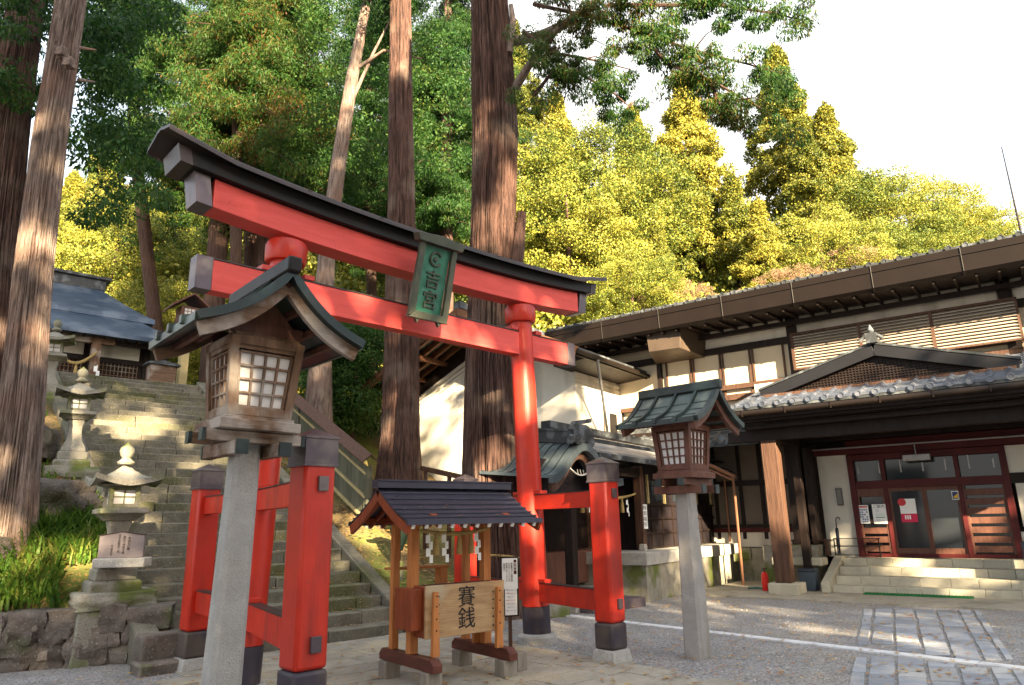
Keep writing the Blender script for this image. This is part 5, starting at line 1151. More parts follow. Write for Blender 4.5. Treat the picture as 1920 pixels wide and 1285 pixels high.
# ------------------------------------------------------------------ roofed board fence up the right side of the stairs
def fence(label,xx,t0,t1,h,group=None,panel=GREENW):
    t=thing('board_fence',label,'fence',P0,SROT); n=int((t1-t0)/1.5); sl=.5
    for i in range(n+1):
        y=t0+(t1-t0)*i/n; z=max(0,sl*y+.15); m=M(); m.box(xx-.06,xx+.06,y-.06,y+.06,z-.2,z+h); m.obj('post',panel,t,bevel=.005)
    m=M(); k=int((t1-t0)/.16)
    for i in range(k):
        y=t0+(t1-t0)*i/k; z=sl*y+.15; w=(t1-t0)/k-.006; m.prism([(y,z+.05),(y+w,z+.05+sl*w),(y+w,z+h+sl*w),(y,z+h)],xx-.02,xx+.0,'x')
    m.obj('boards',panel,t)
    for o in(.10,.52,.98):
        m=M(); m.beam((xx-.045,t0,sl*t0+.15+o),(xx-.045,t1,sl*t1+.15+o),.045,.045); m.obj('rail',BAMB,t)
    m=M()
    for s in(-1,1): m.add([(xx,t0-.1,sl*t0+.15+h+.22),(xx,t1,sl*t1+.15+h+.22),(xx+s*.20,t1,sl*t1+.15+h+.10),(xx+s*.20,t0-.1,sl*t0+.15+h+.05),(xx,t0-.1,sl*t0+.15+h+.25),(xx,t1,sl*t1+.15+h+.25),(xx+s*.20,t1,sl*t1+.15+h+.08),(xx+s*.20,t0-.1,sl*t0+.15+h+.08)],[(0,3,2,1),(4,5,6,7),(0,1,5,4),(1,2,6,5),(2,3,7,6),(3,0,4,7)])
    m.obj('roof',BRW,t); return t
print('fence pix test',fs(715,865,4),fs(600,770,8))
fence('green grey board fence with a small roof climbing beside the stairs',1.75,2.9,9.4,1.12)
# railing above the bank in front of the storehouse
q0=at(790,878,17.5); q1=at(880,898,16.5); t=thing('plank_rail','low dark plank rail between the two big cedars','rail',(0,0,0),0)
m=M(); m.beam(tuple(q0),tuple(q1),.12,.12); m.obj('top_plank',BRW,t,bevel=.01); m=M(); m.beam(tuple(q0-np.array([0,0,.45])),tuple(q1-np.array([0,0,.45])),.05,.06); m.obj('lower_plank',BAMB,t)
for s in(.1,.6,.95):
    p=q0+(q1-q0)*s; m=M(); m.box(p[0]-.05,p[0]+.05,p[1]-.05,p[1]+.05,p[2]-1.9,p[2]-.05); m.obj('post',BRW,t)
# bronze vase shaped ornament standing behind the shelter
w=at(748,1052,12.6); zz=at(748,975,12.6)[2]-w[2]; t=thing('bronze_ornament','dark green bronze vase shaped ornament on a thin stem behind the shelter','bronze ornament',w,TROT)
GB=mk('dark_green_bronze',(.03,.055,.038),(.02,.035,.026),sc=6,rough=.5,metal=.4,bump=.3)
m=M(); m.lathe([(.03,.0),(.03,.16),(.06,.17),(.07,.20),(.13,.36),(.17,.52),(.18,.64),(.15,.74),(.16,.78),(.21,.80)],(0,0,0),24); m.obj('body',GB,t); m=M(); m.prism([(-.36,.74),(-.1,.68),(-.1,.80),(-.36,.82)],-.05,.05,'y'); m.obj('handle',GB,t,bevel=.01)
m=M(); m.lathe([(.10,-1.2),(.08,-.02),(.05,.0)],(0,0,0),12); m.obj('pedestal',MOSSY,t)
# red object behind the shelter (back right side post is part of the torii)
# ------------------------------------------------------------------ big trees
def zt(p): return height(p[0],p[1])
def tree(name,label,base,pts,rads,bark,ridge,seg,n=72,flare=.25,seed=0,limbs=(),group=None,fr=9):
    b=np.array([base[0],base[1],base[2]]); t=thing(name,label,'tree',b,0,group)
    P=[np.array(p)-b for p in pts]; m=trunk_mesh(P,rads,n=n,ridge=ridge,seg=seg,flare=flare,seed=seed,fr=fr); m.obj('trunk',bark,t,smooth=80,recalc=False)
    for L_ in limbs:
        m=M(); m.tube([tuple(np.array(q)-b) for q in L_[0]],L_[1],10); m.obj('branch',L_[2] if len(L_)>2 else bark,t,smooth=80)
    return t,b
def crown(t,C,Rad,per,ln,wd,mt,droop=.5,flat=0,jit=.35,name='crown'): return leaf_obj(leaf_arrays(C,Rad,per,ln,wd,droop,jit,flat),name,mt,t)
def twigs(t,segs,r,mt):
    m=M()
    for s in segs: m.tube(s,[r*(1-.75*i/(len(s)-1)) for i in range(len(s))],5,cap=False)
    return m.obj('twigs',mt,t,recalc=False)
def conifer_branches(b,x0,y0,z0,z1,lean,L0,L1,nw,rng,dn=.25,skip=None):
    """whorled drooping branches; returns spray centres, radii and twig segments"""
    C=[];Rd=[];S_=[]; n=int((z1-z0)/nw)
    for i in range(n):
        z=z0+(z1-z0)*(i+rng.random()*.8)/n; f=(z-z0)/(z1-z0); L=(L0*(1-f)+L1*f)*(.6+.6*rng.random())
        a=rng.random()*2*math.pi; px=x0+lean[0]*(z-z0); py=y0+lean[1]*(z-z0)
        pts=[]
        for k in range(6):
            s=k/5; pts.append((px+math.cos(a+.2*s)*L*s,py+math.sin(a+.2*s)*L*s,z+L*(.15*s-dn*s*s*1.6)))
        S_.append(pts)
        for k in range(int(2+L*2.6)):
            s=.25+.75*rng.random(); q=pts[min(4,int(s*5))]; q2=pts[min(5,int(s*5)+1)]; w=s*5-int(s*5)
            c=[q[j]*(1-w)+q2[j]*w+rng.normal()*.16*L*s*(1 if j<2 else .3) for j in range(3)]
            c[2]-=.12; C.append(c); r=.22+.2*rng.random(); Rd.append((r*1.35,r*1.35,r*.75))
    return C,Rd,S_
rng=np.random.default_rng(5)
# big cedar right of centre (Y about 17.5)
YB=13.2; KF=YB/17.5; bc=at(926,1150,YB); bc[2]=-.1
pts=[bc]+[np.array([(at(l,y,YB)[0]+at(r,y,YB)[0])/2,YB,(at(l,y,YB)[2])]) for l,r,y in ((868,972,900),(870,962,700),(877,968,480),(880,975,240),(876,958,0))]
pts.append(pts[-1]+np.array([.1,0,6]))
lim=[([at(960,78,17.4*KF),at(1010,68,17.0*KF),at(1060,45,16.4*KF),at(1120,0,15.8*KF),at(1180,-60,15.4*KF)],[.12,.10,.085,.06,.04],BARKG),
     ([at(966,165,17.3*KF),at(1000,110,16.8*KF),at(1050,50,16.2*KF),at(1100,20,15.8*KF)],[.10,.075,.06,.04],BARKG),
     ([at(962,520,17.3*KF),at(972,470,17.3*KF),at(978,400,17.4*KF)],[.17,.13,.10]),
     ([at(955,100,17.2*KF),at(962,40,17.2*KF),at(958,10,17.3*KF)],[.08,.07,.05],BARKG)]
T1,b1=tree('cedar_tree','huge red brown cedar just behind the right torii pillar, its branch over the plaza',bc,pts,[.58,.52,.455,.445,.445,.40,.32],BARKR,.075,130,n=280,flare=.18,seed=2,limbs=lim,fr=17)
# rope around the trunk
m=M(); rr=[(b1[0]*0+.60*math.cos(a),.60*math.sin(a),1.12+.03*math.sin(3*a)) for a in lin(0,2*math.pi,40)]; 
t=thing('trunk_rope','thin grey rope with a small white paper tied round the huge cedar','rope',bc); m.tube(rr,.022,6,cap=False); m.obj('rope_ring',ROPE,t); shide(t,-.17,-.63,1.09,1.2)
# overhanging branch sprays (top right)
C=[];Rd=[];SG_=[]
def spray_line(px,dep,w,dens):
    P=[at(x,y,Y*KF) for (x,y),Y in zip(px,dep)]
    for a,b in zip(P,P[1:]):
        n=int(np.linalg.norm(b-a)*dens/KF)
        for i in range(n):
            c=a+(b-a)*rng.random()+rng.normal(size=3)*np.array([w,w*.9,w*.8])*.76; c[2]-=abs(rng.normal())*w*.5; C.append(c-b1); r=(.13+.15*rng.random())*.78; Rd.append((r*1.3,r*1.3,r*.85))
    SG_.append([tuple(p-b1) for p in P])
spray_line([(1000,8),(1100,30),(1200,60),(1300,95),(1400,120),(1470,140)],[16.5,16,15.6,15.2,15,14.8],.42,10)
spray_line([(1200,60),(1250,120),(1330,150),(1420,200),(1470,230)],[15.6,15.3,15,14.8,14.6],.34,10)
spray_line([(1140,10),(1240,10),(1350,10),(1450,25),(1510,40)],[15.4,15.2,15,14.8,14.7],.30,10)
spray_line([(1000,180),(1040,130),(1090,140),(1150,175),(1180,200)],[16.4,16,15.8,15.7,15.6],.36,12)
spray_line([(980,60),(1040,100),(1100,110),(1180,130)],[16.4,16.2,16,15.8],.36,9)
spray_line([(1330,150),(1350,200),(1390,225)],[15,14.9,14.8],.22,9)
spray_line([(1100,-60),(1220,-50),(1340,-40),(1440,-30)],[15.4,15.2,15,14.8],.42,9)
C1=np.array(C);R1=np.array(Rd)
crown(T1,C1,R1*.9,230,.085,.011,LF_D,droop=1.3); 
sg=[]
for s in SG_: sg.append(s)
for c in C1[::3]:
    k=min(range(len(sg)),key=lambda i:min(np.linalg.norm(np.array(p)-c) for p in sg[i])); q=min(sg[k],key=lambda p:np.linalg.norm(np.array(p)-c)); sg.append([q,tuple((np.array(q)+c)/2+np.array([0,0,.08])),tuple(c)]) if len(sg)<260 else None
[twigs(T1,[q],.045,BARKD) for q in sg[:7]]; twigs(T1,sg[7:],.018,BARKD)
# second cedar
b2=at(745,930,19.3); b2[2]=zt(b2)-.3
pts=[b2]+[np.array([(at(l,y,19.3)[0]+at(r,y,19.3)[0])/2,19.3,at(l,y,19.3)[2]]) for l,r,y in ((716,784,820),(722,784,640),(727,776,300),(730,773,0))]; pts.append(pts[-1]+np.array([0,0,7]))
T2,b2=tree('cedar_tree','straight grey brown cedar left of the storehouse, its foot wider and sunlit',b2,pts,[.62,.50,.46,.37,.32,.22],BARKR,.06,90,n=200,flare=.2,seed=7,fr=16)
C,Rd,Sg=conifer_branches(b2,0,0,16.5,22,(0,0),2.2,2.4,.16,rng); crown(T2,C,Rd,130,.13,.020,LF_D,droop=.9); twigs(T2,Sg,.04,BARKD)
# grey slender tree
b3=at(598,790,20); b3[2]=zt(b3)-.2
pts=[b3]+[at(x,y,20) for x,y in ((603,620),(612,480),(636,300),(660,150),(700,-60))]
T3,b3=tree('slender_tree','slender pale grey leaning trunk left of the straight cedar',b3,pts,[.38,.28,.25,.23,.19,.12],BARKG,.03,60,n=60,flare=.18,seed=9,fr=6,
  limbs=[([at(668,130,20),at(720,95,19.8),at(790,110,19.5)],[.07,.05,.02]),([at(655,200,20),at(700,100,20),at(730,40,20)],[.07,.05,.02])])
C=[];Rd=[]
for i in range(150):
    q=at(rng.uniform(570,860),rng.uniform(-60,330),rng.uniform(20.6,26))-b3; C.append(q); r=.25+.25*rng.random(); Rd.append((r*1.5,r*1.5,r*.6))
crown(T3,C,Rd,110,.13,.035,LF_M,droop=.3,flat=.5)
# left pair
def left_tree(label,px,Y,rads,bark,seed,ridge,fl=.15):
    P=[at(x,y,Y) for x,y in px]; P.append(P[-1]+(P[-1]-P[-2])*1.1); b=P[0].copy(); P[0]=b; b[2]=zt(b)-.3
    return tree('cedar_tree',label,b,P,rads,bark,ridge,110,n=260,flare=fl,seed=seed,fr=15)
T4,b4=left_tree('leaning grey barked cedar nearest the viewer at the left edge',[(8,1000),(40,760),(61,520),(93,260),(134,0)],9.9,[.28,.25,.24,.225,.205,.17],BARKG,4,.045)
T5,b5=left_tree('dark red barked cedar close behind the grey one at the left edge',[(-62,1000),(-35,760),(-12,480),(18,240),(50,0)],11.6,[.46,.42,.38,.33,.28,.22],BARKR,13,.05)
for (t_,b_,x,y,Y) in ((T4,b4,126,108,9.7),(T4,b4,140,128,9.75)):
    q=at(x,y,Y)-b_; m=M(); m.rock((q[0]-.02,q[1]-.12,q[2]),(.15,.16,.15),6,n=5,rough=.2); m.obj('knot',BARKG,t_)
for x,y in((150,90),(148,150)):
    m=M(); q=at(x,y,9.8)-b4; q2=at(x+30,y+4,9.7)-b4; m.tube([tuple(q),tuple(q2)],[.03,.012],6); m.obj('dead_twig',BARKG,T4)
# sprays around the left edge (belong to the dark cedar) 
def region(t,b,polys,Yr,n,r0,mt,per,ln,wd,droop,rngx=rng):
    C=[];Rd=[]
    while len(C)<n:
        x0,y0,x1,y1=polys[rngx.integers(len(polys))]; q=at(rngx.uniform(x0,x1),rngx.uniform(y0,y1),rngx.uniform(*Yr))-b; C.append(q); r=r0*(.6+.8*rngx.random()); Rd.append((r*1.4,r*1.4,r*.7))
    return crown(t,C,Rd,per,ln,wd,mt,droop=droop)
region(T5,b5,[(-40,-60,110,60),(-60,40,60,190),(150,-60,330,90),(150,60,300,420),(150,40,240,300)],(10.5,14.5),230,.24,LF_D,150,.11,.022,.8)
# background trunks with dark crowns between x=160 and 900
spec=[(400,640,26,[.48,.42,.38,.30],'broad dark trunk rising between hall and torii lintel',(395,720),(410,430),(425,0)),
 (470,640,28,[.42,.38,.34,.26],'dark straight trunk behind the torii lintel end',(470,700),(474,430),(480,0)),
 (500,640,24,[.24,.22,.2,.15],'thin brown trunk rising through the upper foliage',(440,700),(445,250),(455,0)),
 (525,640,27,[.34,.3,.28,.2],'dark trunk just left of the left torii pillar top',(498,690),(497,260),(496,0)),
 (330,640,27,[.3,.28,.25,.2],'shaded trunk above the old hall roof',(300,680),(255,300),(240,0)),
 (850,640,30,[.4,.34,.3,.2],'distant shaded trunk between the two big cedars',(835,640),(838,300),(840,0)),
 (800,640,33,[.3,.26,.24,.2],'thin far trunk beside the straight cedar',(700,660),(690,300),(688,0))]
for i,(x,_,Y,rads,lab,p0,p1,p2) in enumerate(spec):
    P=[at(*p0,Y),at(*p1,Y),at(*p2,Y)]; b=P[0].copy(); b[2]=min(zt(b),b[2])-.4; P.insert(0,b) ; P=P[:4]
    t,b=tree('forest_cedar',lab,b,P,rads,BARKR if i%2 else BARKD,.03,40,n=48,flare=.15,seed=20+i,fr=6,group='dark cedars of the slope')
    H=P[-1][2]-b[2]; x0,y0=(P[1]-b)[0],0
    C,Rd,Sg=conifer_branches(b,x0,0,H*.52,H*1.08,((P[-1]-P[1])[0]/(P[-1]-P[1])[2],0),3.3,2.6,.125,rng,dn=.34)
    crown(t,C,Rd,180,.17,.017,LF_D if i%3 else LF_M,droop=.9); twigs(t,Sg,.045,BARKD)
# dense dark green low trees behind fence (560-720, 560-800)
for lab,(xa,ya,xb,yb),Y in (('leafy green understorey tree behind the board fence',(590,600,722,800),(20.5,23)),('small green tree in front of the dark trunks left of the lantern roof',(560,560,640,700),(23,26))):
    b=at((xa+xb)/2,yb,sum(Y)/2); b[2]=zt(b); t=thing('understorey_tree',lab,'tree',b,0,'green understorey trees'); m=trunk_mesh([(0,0,-.2),(.2,0,1.5),(0,.1,3.5)],[.14,.10,.05],n=14,ridge=.01,seg=10); m.obj('trunk',BARKD,t,recalc=False)
    region(t,b,[(xa,ya,xb,yb)],Y,170,.42,LF_M,230,.11,.024,.3)
# ------------------------------------------------------------------ lit trees of the hillside (variants, then copies)
def lit_tree(name,H,Rm,kind,mt,seed,per=95):
    r=np.random.default_rng(seed); C=[];Rd=[]
    if kind=='con':
        n=460
        for i in range(n):
            f=r.random()**.85; z=H*(.10+.90*f); rad=Rm*(1-f)**.95*(.85+.30*math.sin(z*2.6+seed)+.12*r.normal())+.1; a=r.random()*2*math.pi; q=.55+.45*r.random()**.5
            C.append((math.cos(a)*rad*q,math.sin(a)*rad*q,z-.25*rad*q)); s=(.26+.32*r.random())*(1.2-.65*f)*H/15; Rd.append((s*1.15,s*1.15,s*.9))
        C.append((0,0,H)); Rd.append((.18,.18,.5))
    else:
        n=230
        for i in range(n):
            d=r.normal(size=3); d/=np.linalg.norm(d); q=.35+.65*r.random()**.4; z=H*.58+d[2]*H*.40*q; C.append((d[0]*Rm*q*(1+.2*math.sin(3*z+seed)),d[1]*Rm*q,z)); s=(.4+.5*r.random())*H/13; Rd.append((s*1.3,s*1.3,s*.6))
    t=thing(name,'x','tree',(0,0,-500)); m=trunk_mesh([(0,0,-1),(0,0,H*.5),(0,0,H*.96)],[.28*H/15,.17*H/15,.04],n=14,ridge=.02,seg=12); m.obj('trunk',BARKR,t,recalc=False,smooth=80)
    leaf_obj(leaf_arrays(C,Rd,per,.155*H/15,.047*H/15,droop=.05,jit=.22,flat=.15,rng=r),'crown',mt,t); return t
V_=[lit_tree('cryptomeria_tree',15,4.3,'con',LF_G,1,230),lit_tree('cryptomeria_tree',15,3.8,'con',LF_G,2,230),lit_tree('broadleaf_tree',11,4.2,'br',LF_Y,3,330),lit_tree('autumn_tree',7,3.0,'br',LF_P,4,130)]
GRP=['golden cryptomeria trees on the hill','golden cryptomeria trees on the hill','yellow green broadleaf trees on the hill','pink autumn trees behind the roof']
L_=[ # px top x,y, Y, height, variant, label
 (1278,140,46,17,0,'tallest golden cryptomeria against the sky, directly under the hanging cedar branch tips'),
 (1450,95,50,21,1,'highest pointed cryptomeria on the skyline, rising behind the hanging branch end'),
 (1545,205,48,18,0,'pointed golden cryptomeria farthest right of the tall ones'),
 (1500,225,44,14,1,'cryptomeria leaning against the tall pointed one, slightly lower'),
 (1185,205,50,17,0,'golden cryptomeria left of the tallest, half hidden by hanging foliage'),
 (1370,335,42,14,1,'shorter bright cryptomeria in the middle of the right hill'),
 (1690,330,52,13,2,'rounded yellow tree on the lower skyline to the right'),
 (1790,372,54,11,2,'small rounded tree at the right end of the skyline'),
 (1600,330,46,13,2,'rounded tree filling the skyline dip right of the last cryptomeria'),
 (1735,405,44,9,2,'low yellow tree just above the office roof at the right'),
 (1850,430,60,9,2,'distant small tree at the far right above the roof edge'),
 (1130,235,42,14,2,'big yellow green broadleaf right of the huge cedar trunk'),
 (1040,180,46,16,0,'cryptomeria directly right of the huge cedar trunk'),
 (1060,330,38,13,2,'bright leafy tree low beside the huge cedar trunk'),
 (1230,420,36,9,1,'small dense cryptomeria above the torii lintel end'),
 (1300,300,44,15,1,'narrow cryptomeria between the tallest and the middle one'),
 (1420,380,38,11,0,'lowest bright cryptomeria over the middle of the roof'),
 (1530,400,38,10,2,'broad yellow green bush like tree over the roof'),
 (1640,420,40,9,2,'low yellow green tree above the roof right of the middle'),
 (1180,470,33,7,2,'leafy tree just over the left end of the office roof'),
 (1270,530,34,5,3,'pink tinged autumn tree over the left roof slope'),
 (1480,500,35,5,3,'rosy autumn tree behind the roof middle'),
 (1590,465,36,5.5,3,'pinkish autumn tree behind the roof right part'),
 (1370,548,33,4.5,3,'pale pink low autumn tree touching the roof line'),
 (850,190,44,16,2,'sunlit yellow tree seen between the two big cedars'),
 (830,380,38,12,2,'lower sunlit tree between the two big cedars'),
 (800,60,56,17,0,'far golden cryptomeria high between the big cedars'),
 (960,40,54,17,1,'far golden cryptomeria behind the huge trunk'),
 (330,420,40,12,2,'sunlit yellow tree above the old hall roof'),
 (230,380,38,12,2,'sunlit yellow tree behind the old hall ridge'),
 (420,330,48,15,2,'sunlit tree behind the broad dark trunk'),
 (140,330,46,15,0,'golden tree beside the leaning trunk, behind the hall'),
 (560,330,50,15,2,'far sunlit tree above the torii lintel'),
 (300,520,31,7,2,'low leafy tree touching the old hall roof end'),
 (210,250,60,18,0,'far golden cryptomeria high above the hall'),
 (680,300,50,15,2,'far sunlit tree between slender trunk and straight cedar'),
 (380,180,64,19,1,'far tall cryptomeria above the lintel tip'),
 (600,150,66,20,0,'far tall cryptomeria above the middle of the lintel')]
used=set()
for i,(x,y,Y,H,v,lab) in enumerate(L_):
    q=at(x,y,Y); base=V_[v]; sc=H/(15 if v<2 else 11 if v==2 else 7); z=q[2]-H*(1 if v<2 else .98)
    gz=height(q[0],q[1])
    rz=rng.random()*6.28
    if v not in used: base.location=(q[0],q[1],z); base.rotation_euler=(0,0,rz); base.scale=(sc,)*3; base['label']=lab; base['group']=GRP[v]; used.add(v)
    else: base_new=dup(base,(q[0],q[1],z),rz,lab,sc)
# far wood filling the hillside as one mass
C=[];Rd=[]; r=np.random.default_rng(17)
for i in range(2600):
    Y=r.uniform(34,88); x=r.uniform(-48,.62*Y+4) 
    if r.random()<.1: pass
    z=height(x,Y)+r.random()**.7*7.5+.5
    # keep below the skyline
    px=x/Y; lim=None
    C.append((x,Y,z)); s=.7+1.0*r.random(); Rd.append((s*1.3,s*1.3,s*.8))
C=np.array(C)
# skyline limit on the right: elevation falls with x/Y
def zmax(x,Y):
    a=x/Y; e=np.interp(a,[-1,-.2,.0,.12,.25,.33,.45,.52,.62,.8],[.95,.75,.62,.60,.60,.60,.56,.46,.40,.33]); return 1.6+e*Y
keep=np.array([c[2]<zmax(c[0],c[1]) for c in C]); C=C[keep]; Rd=np.array(Rd)[keep]
o=leaf_obj(leaf_arrays(C,Rd,170,.28,.095,droop=.0,jit=.25,flat=.2,rng=r),'forest',LF_Y); tag(o,'sunlit yellow green woodland covering the hillside behind the buildings','woodland',kind='stuff')
# unseen woodland behind the viewer, sized and placed to throw broken shade over the precinct
to_sun=np.array([.38,-.925,0]); ac=np.array([.925,.38,0]); r=np.random.default_rng(23); C=[];Rd=[]
for i in range(38):
    a=-14+i*1.12+r.normal()*.5; dpt=20+r.uniform(-3,5); H=(30.0 if a<5.5 else 24 if a<6.3 else 16.0 if a<9.5 else 13.6)+r.uniform(-2.0,2.6); p=to_sun*dpt+ac*a
    for k in range(128 if a<2.5 else 112 if a<6.3 else 56):
        f=r.random(); z=H*(.10+.9*f); rad=(2.4*(1-f)**.4+.25)*(.35+.65*r.random()); an=r.random()*6.28
        C.append((p[0]+math.cos(an)*rad,p[1]+math.sin(an)*rad,z)); s=.42+.5*r.random(); Rd.append((s*1.2,s*1.2,s*.7))
C=np.array(C); Rd=np.array(Rd); el_=R(19.5); sd_=np.array([.38*math.cos(el_),-.925*math.cos(el_),math.sin(el_)])
def stp(x,i): return tuple(sw(x,i*RUN+.15,(i+1)*RISE))
for p_,g_ in [((-2.7,13.2,1.7),.8),((-2.2,14.2,2.0),.3),((-2.0,5.0,2.75),.38),((-2.0,5.2,1.9),.10),((-5.3,9.6,2.6),.5),((-5.2,9.5,2.0),.3),((-.3,9.6,4.15),.2),((.25,10.2,2.0),.2),((-6.95,9.9,5.8),.35),((-6.7,9.9,3.6),.22),((-3.3,18.9,7.3),.5),((-3.2,18.9,4.4),.35),((-6.9,9.6,4.4),.16),((-.1,12.7,8.6),.45),((.1,12.7,4.0),.22),
  (stp(-1.6,28),.40),(stp(-.9,22),.5),(stp(-1.9,20),.28),(stp(-.4,17),.25),(stp(-1.2,13),.25),(stp(-.8,7),.12),(sw(-3.7,7,4.0),.5),(sw(-4.2,2.0,1.3),.35),(sw(-5.2,1.2,1.0),.25),(sw(-3.6,5.0,3.0),.3),
  (tuple(bw(.1,0,2.6)),.22),(tuple(bw(.0,0,1.5)),.12),(tuple(bw(3.8,2.4,1.2)),.25),(tuple(bw(4.1,2.4,1.6)),.2),(tuple(bw(2.6,1.6,.5)),.25),(tuple(bw(3.6,.8,.2)),.2),(tuple(bw(1.9,2.2,.66)),.15),(tuple(bw(-1.9,-1.0,.6)),.2),(tuple(bw(-1.0,3.0,1.0)),.2),((3.5,11.5,0),.25),((4.6,10.6,0),.25),((6.5,11.2,0),.28),((2.6,12.6,0),.22),((7.5,10.0,0),.3)]:
    w_=C-np.array(p_); al=w_@sd_; dist=np.linalg.norm(w_-al[:,None]*sd_,axis=1); k_=(dist>g_*.85+.42*Rd[:,0])|(r.random(len(C))<.04); C=C[k_]; Rd=Rd[k_]  # leaf clumps removed along chosen sun rays to aim light patches
o=leaf_obj(leaf_arrays(C,Rd,75,.30,.15,droop=.2,jit=.6,rng=r),'unseen_shade_wood',LF_D); tag(o,'dark roadside wood facing the shrine precinct from across the road','woodland',kind='stuff')
# ------------------------------------------------------------------ bank vegetation
def blades(pts,name,mt,lab,cat,L0=.38,w0=.014,n=10,rngx=np.random.default_rng(3)):
    vs=[];fs=[]
    for p in pts:
        for k in range(n):
            a=rngx.random()*6.283; L=L0*(.5+.8*rngx.random()); bend=.5+.7*rngx.random(); w=w0*(.6+.7*rngx.random()); q=np.array(p)+np.array([rngx.normal()*.07,rngx.normal()*.07,0]); d=np.array([math.cos(a),math.sin(a),0]); s=np.array([-d[1],d[0],0]); o=len(vs)
            for j,f in enumerate((0,.35,.7,1)):
                c=q+d*L*bend*f*f*.8+np.array([0,0,L*(f-.42*bend*f*f)]); ww=w*(1-f**2.2)
                vs.append(c-s*ww); vs.append(c+s*ww)
            for j in range(3): fs.append((o+2*j,o+2*j+1,o+2*j+3,o+2*j+2))
    m=M(); m.v=[tuple(map(float,v)) for v in vs]; m.f=fs; return tag(m.obj(name,mt,smooth=0,recalc=False),lab,cat,kind='stuff')
r=np.random.default_rng(31); pts=[]
while len(pts)<1250:
    x=r.uniform(-7.4,-2.95); t=r.uniform(-2.2,3.6); p=sw(x,t)
    if wall_d(p[0],p[1])<.2 or (r.random()<.25 and t>2.4) or (x>-3.6 and .5<t<1.7): continue
    pts.append((p[0],p[1],height(p[0],p[1])+.0))
blades(pts,'lily_grass',LF_GR,'bright green arching lily grass covering the bank at the left','grass',L0=.38,n=9,rngx=r)
pts=[]
while len(pts)<260:
    x=r.uniform(-6,-3.1); t=r.uniform(3.6,9.5); p=sw(x,t); pts.append((p[0],p[1],height(p[0],p[1])))
blades(pts,'bank_grass',LF_GR,'sparse grass on the upper bank beside the stone lanterns','grass',L0=.22,n=6,rngx=r)
# fallen leaves
def litter(n,fn,name,lab,s0=.03):
    vs=[];fs=[]
    for i in range(n):
        p=fn(); a=r.random()*6.28; s=s0*(.5+r.random()); o=len(vs); t=r.uniform(-.3,.3)
        for q in((1,0),(.2,.5),(-1,.1),(.1,-.55)): vs.append((p[0]+(q[0]*math.cos(a)-q[1]*math.sin(a))*s,p[1]+(q[0]*math.sin(a)+q[1]*math.cos(a))*s,p[2]+.006+abs(q[0]*t)*s))
        fs.append((o,o+1,o+2,o+3))
    m=M(); m.v=vs;m.f=fs; return tag(m.obj(name,LF_FALL,smooth=0,recalc=False),lab,'leaves',kind='stuff')
def plaza():
    while True:
        x=r.uniform(-5,8); y=r.uniform(6.5,16)
        if float((np.array([x,y,0])-P0)@ST)<-.1 : return (x,y,.022)
litter(2600,plaza,'fallen_leaves','small brown and yellow leaves scattered over the gravel and flagstones')
def onst():
    i=r.integers(0,NST); p=sw(r.uniform(-2.6,.7),i*RUN+r.uniform(.05,.3)); return (p[0],p[1],(i+1)*RISE+.012)
litter(1300,onst,'stair_leaves','dry leaves and needles lying on the stair treads',.028)
def onbk():
    p=sw(r.uniform(1.0,4.5),r.uniform(.8,8)); return (p[0],p[1],height(p[0],p[1])+.05)
def onlb():
    while True:
        p=sw(r.uniform(-7,-2.95),r.uniform(-2,7))
        if wall_d(p[0],p[1])>.1: return (p[0],p[1],height(p[0],p[1])+.06)
litter(1500,onlb,'left_bank_leaves','dry brown leaves among the grass of the left bank',.04)
litter(1500,onbk,'bank_leaves','orange brown leaf litter on the sunlit bank right of the stairs',.05)
vs=M(); random.seed(12)
tr=[]
for i in range(16):
    x=random.uniform(-.78,.78); v=random.uniform(-.9,-.15); z=zo(v)+.012; s=random.uniform(.015,.03); a=random.uniform(0,6); y=yc+v*RY*-1*(-1)
    vs.add([(x+s*math.cos(a),yc+v*RY+s*math.sin(a)*.8,z+.012),(x-s*.6*math.sin(a),yc+v*RY+s*.6*math.cos(a),z+.02),(x-s*math.cos(a),yc+v*RY-s*math.sin(a)*.8,z+.012),(x+s*.6*math.sin(a),yc+v*RY-s*.6*math.cos(a),z+.014)],[(0,1,2,3)])
o=vs.obj('roof_leaves',LF_FALL,smooth=0,recalc=False); o.location=sh.location if False else Vector((float(OP[0]),float(OP[1]),0)); o.rotation_euler=(0,0,OROT); tag(o,'few pale fallen leaves lying on the dark shelter roof','leaves',kind='stuff')
# pebbles on the gravel
gm=M(); random.seed(6)
for i in range(700):
    x=random.uniform(-1.5,7); y=random.uniform(7,13.5); s=random.uniform(.008,.022); k=len(gm.v)
    gm.add([(x-s,y,0),(x,y-s,0),(x+s,y,0),(x,y+s*.8,0),(x+s*.1,y,s*.9)],[(0,1,4),(1,2,4),(2,3,4),(3,0,4)])
tag(gm.obj('pebbles',STONE,smooth=0),'loose pebbles lying on the grey gravel plaza','pebbles',kind='stuff')
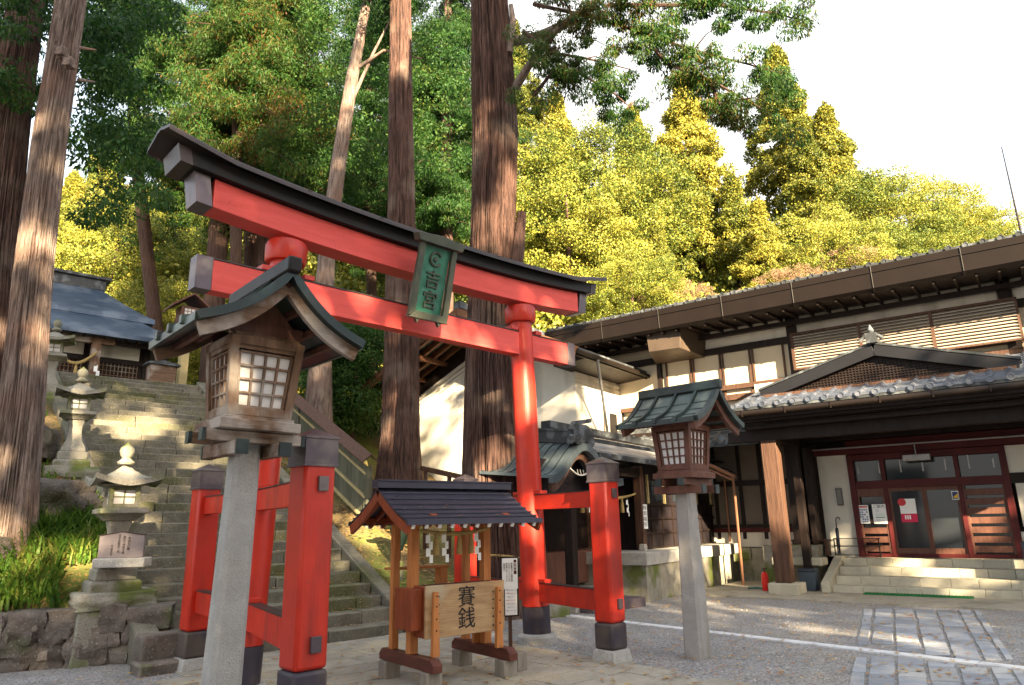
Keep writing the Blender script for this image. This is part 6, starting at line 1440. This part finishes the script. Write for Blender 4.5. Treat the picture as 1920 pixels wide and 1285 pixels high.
# ------------------------------------------------------------------ camera, light, render
c=bpy.data.cameras.new('camera'); co=bpy.data.objects.new('camera',c); COL.objects.link(co); S.camera=co
c.sensor_width=36; c.lens=36*F_PX/1920; c.clip_end=2000; c.clip_start=.05
co.matrix_world=Matrix(((_R[0],_U[0],-_F[0],0),(_R[1],_U[1],-_F[1],0),(_R[2],_U[2],-_F[2],HC),(0,0,0,1)))
EL=R(19.5); AZ=math.atan2(.38,-.925)   # azimuth clockwise from +Y
w=bpy.data.worlds.new('World'); S.world=w; w.use_nodes=True; nt=w.node_tree
sky=nt.nodes.new('ShaderNodeTexSky'); sky.sky_type='NISHITA'; sky.sun_disc=False; sky.sun_elevation=EL; sky.sun_rotation=AZ; sky.air_density=1.2; sky.dust_density=3.0; sky.ozone_density=1
tcw=nt.nodes.new('ShaderNodeTexCoord'); nzw=nt.nodes.new('ShaderNodeTexNoise'); nzw.inputs['Scale'].default_value=1.1; nzw.inputs['Detail'].default_value=5
mpw=nt.nodes.new('ShaderNodeMapping'); mpw.inputs['Location'].default_value=(.6,.2,.1); mpw.inputs['Scale'].default_value=(1,1,2.2); nt.links.new(tcw.outputs['Generated'],mpw.inputs[0]); nt.links.new(mpw.outputs[0],nzw.inputs['Vector'])
mrw=nt.nodes.new('ShaderNodeMapRange'); mrw.inputs['From Min'].default_value=.35; mrw.inputs['From Max'].default_value=.60; mrw.inputs['To Min'].default_value=.3; nt.links.new(nzw.outputs['Fac'],mrw.inputs['Value'])
mxw=nt.nodes.new('ShaderNodeMix'); mxw.data_type='RGBA'; nt.links.new(mrw.outputs[0],mxw.inputs['Factor']); nt.links.new(sky.outputs[0],mxw.inputs[6]); mxw.inputs[7].default_value=(2.5,2.5,2.45,1)
nt.links.new(mxw.outputs[2],nt.nodes['Background'].inputs[0]); nt.nodes['Background'].inputs[1].default_value=.095
l=bpy.data.lights.new('sun','SUN'); l.energy=5.0; l.angle=R(.5); l.color=(1,.81,.52); lo=bpy.data.objects.new('sun',l); COL.objects.link(lo)
d=Vector((math.sin(AZ)*math.cos(EL),math.cos(AZ)*math.cos(EL),math.sin(EL))); lo.rotation_euler=d.to_track_quat('Z','Y').to_euler(); lo.location=(10,-20,30)
S.view_settings.view_transform='Standard'; S.view_settings.look='None'; S.view_settings.exposure=3.05; S.view_settings.gamma=1
S.render.engine='CYCLES'; S.cycles.max_bounces=6; S.cycles.transparent_max_bounces=6
S.render.resolution_x=1024; S.render.resolution_y=685
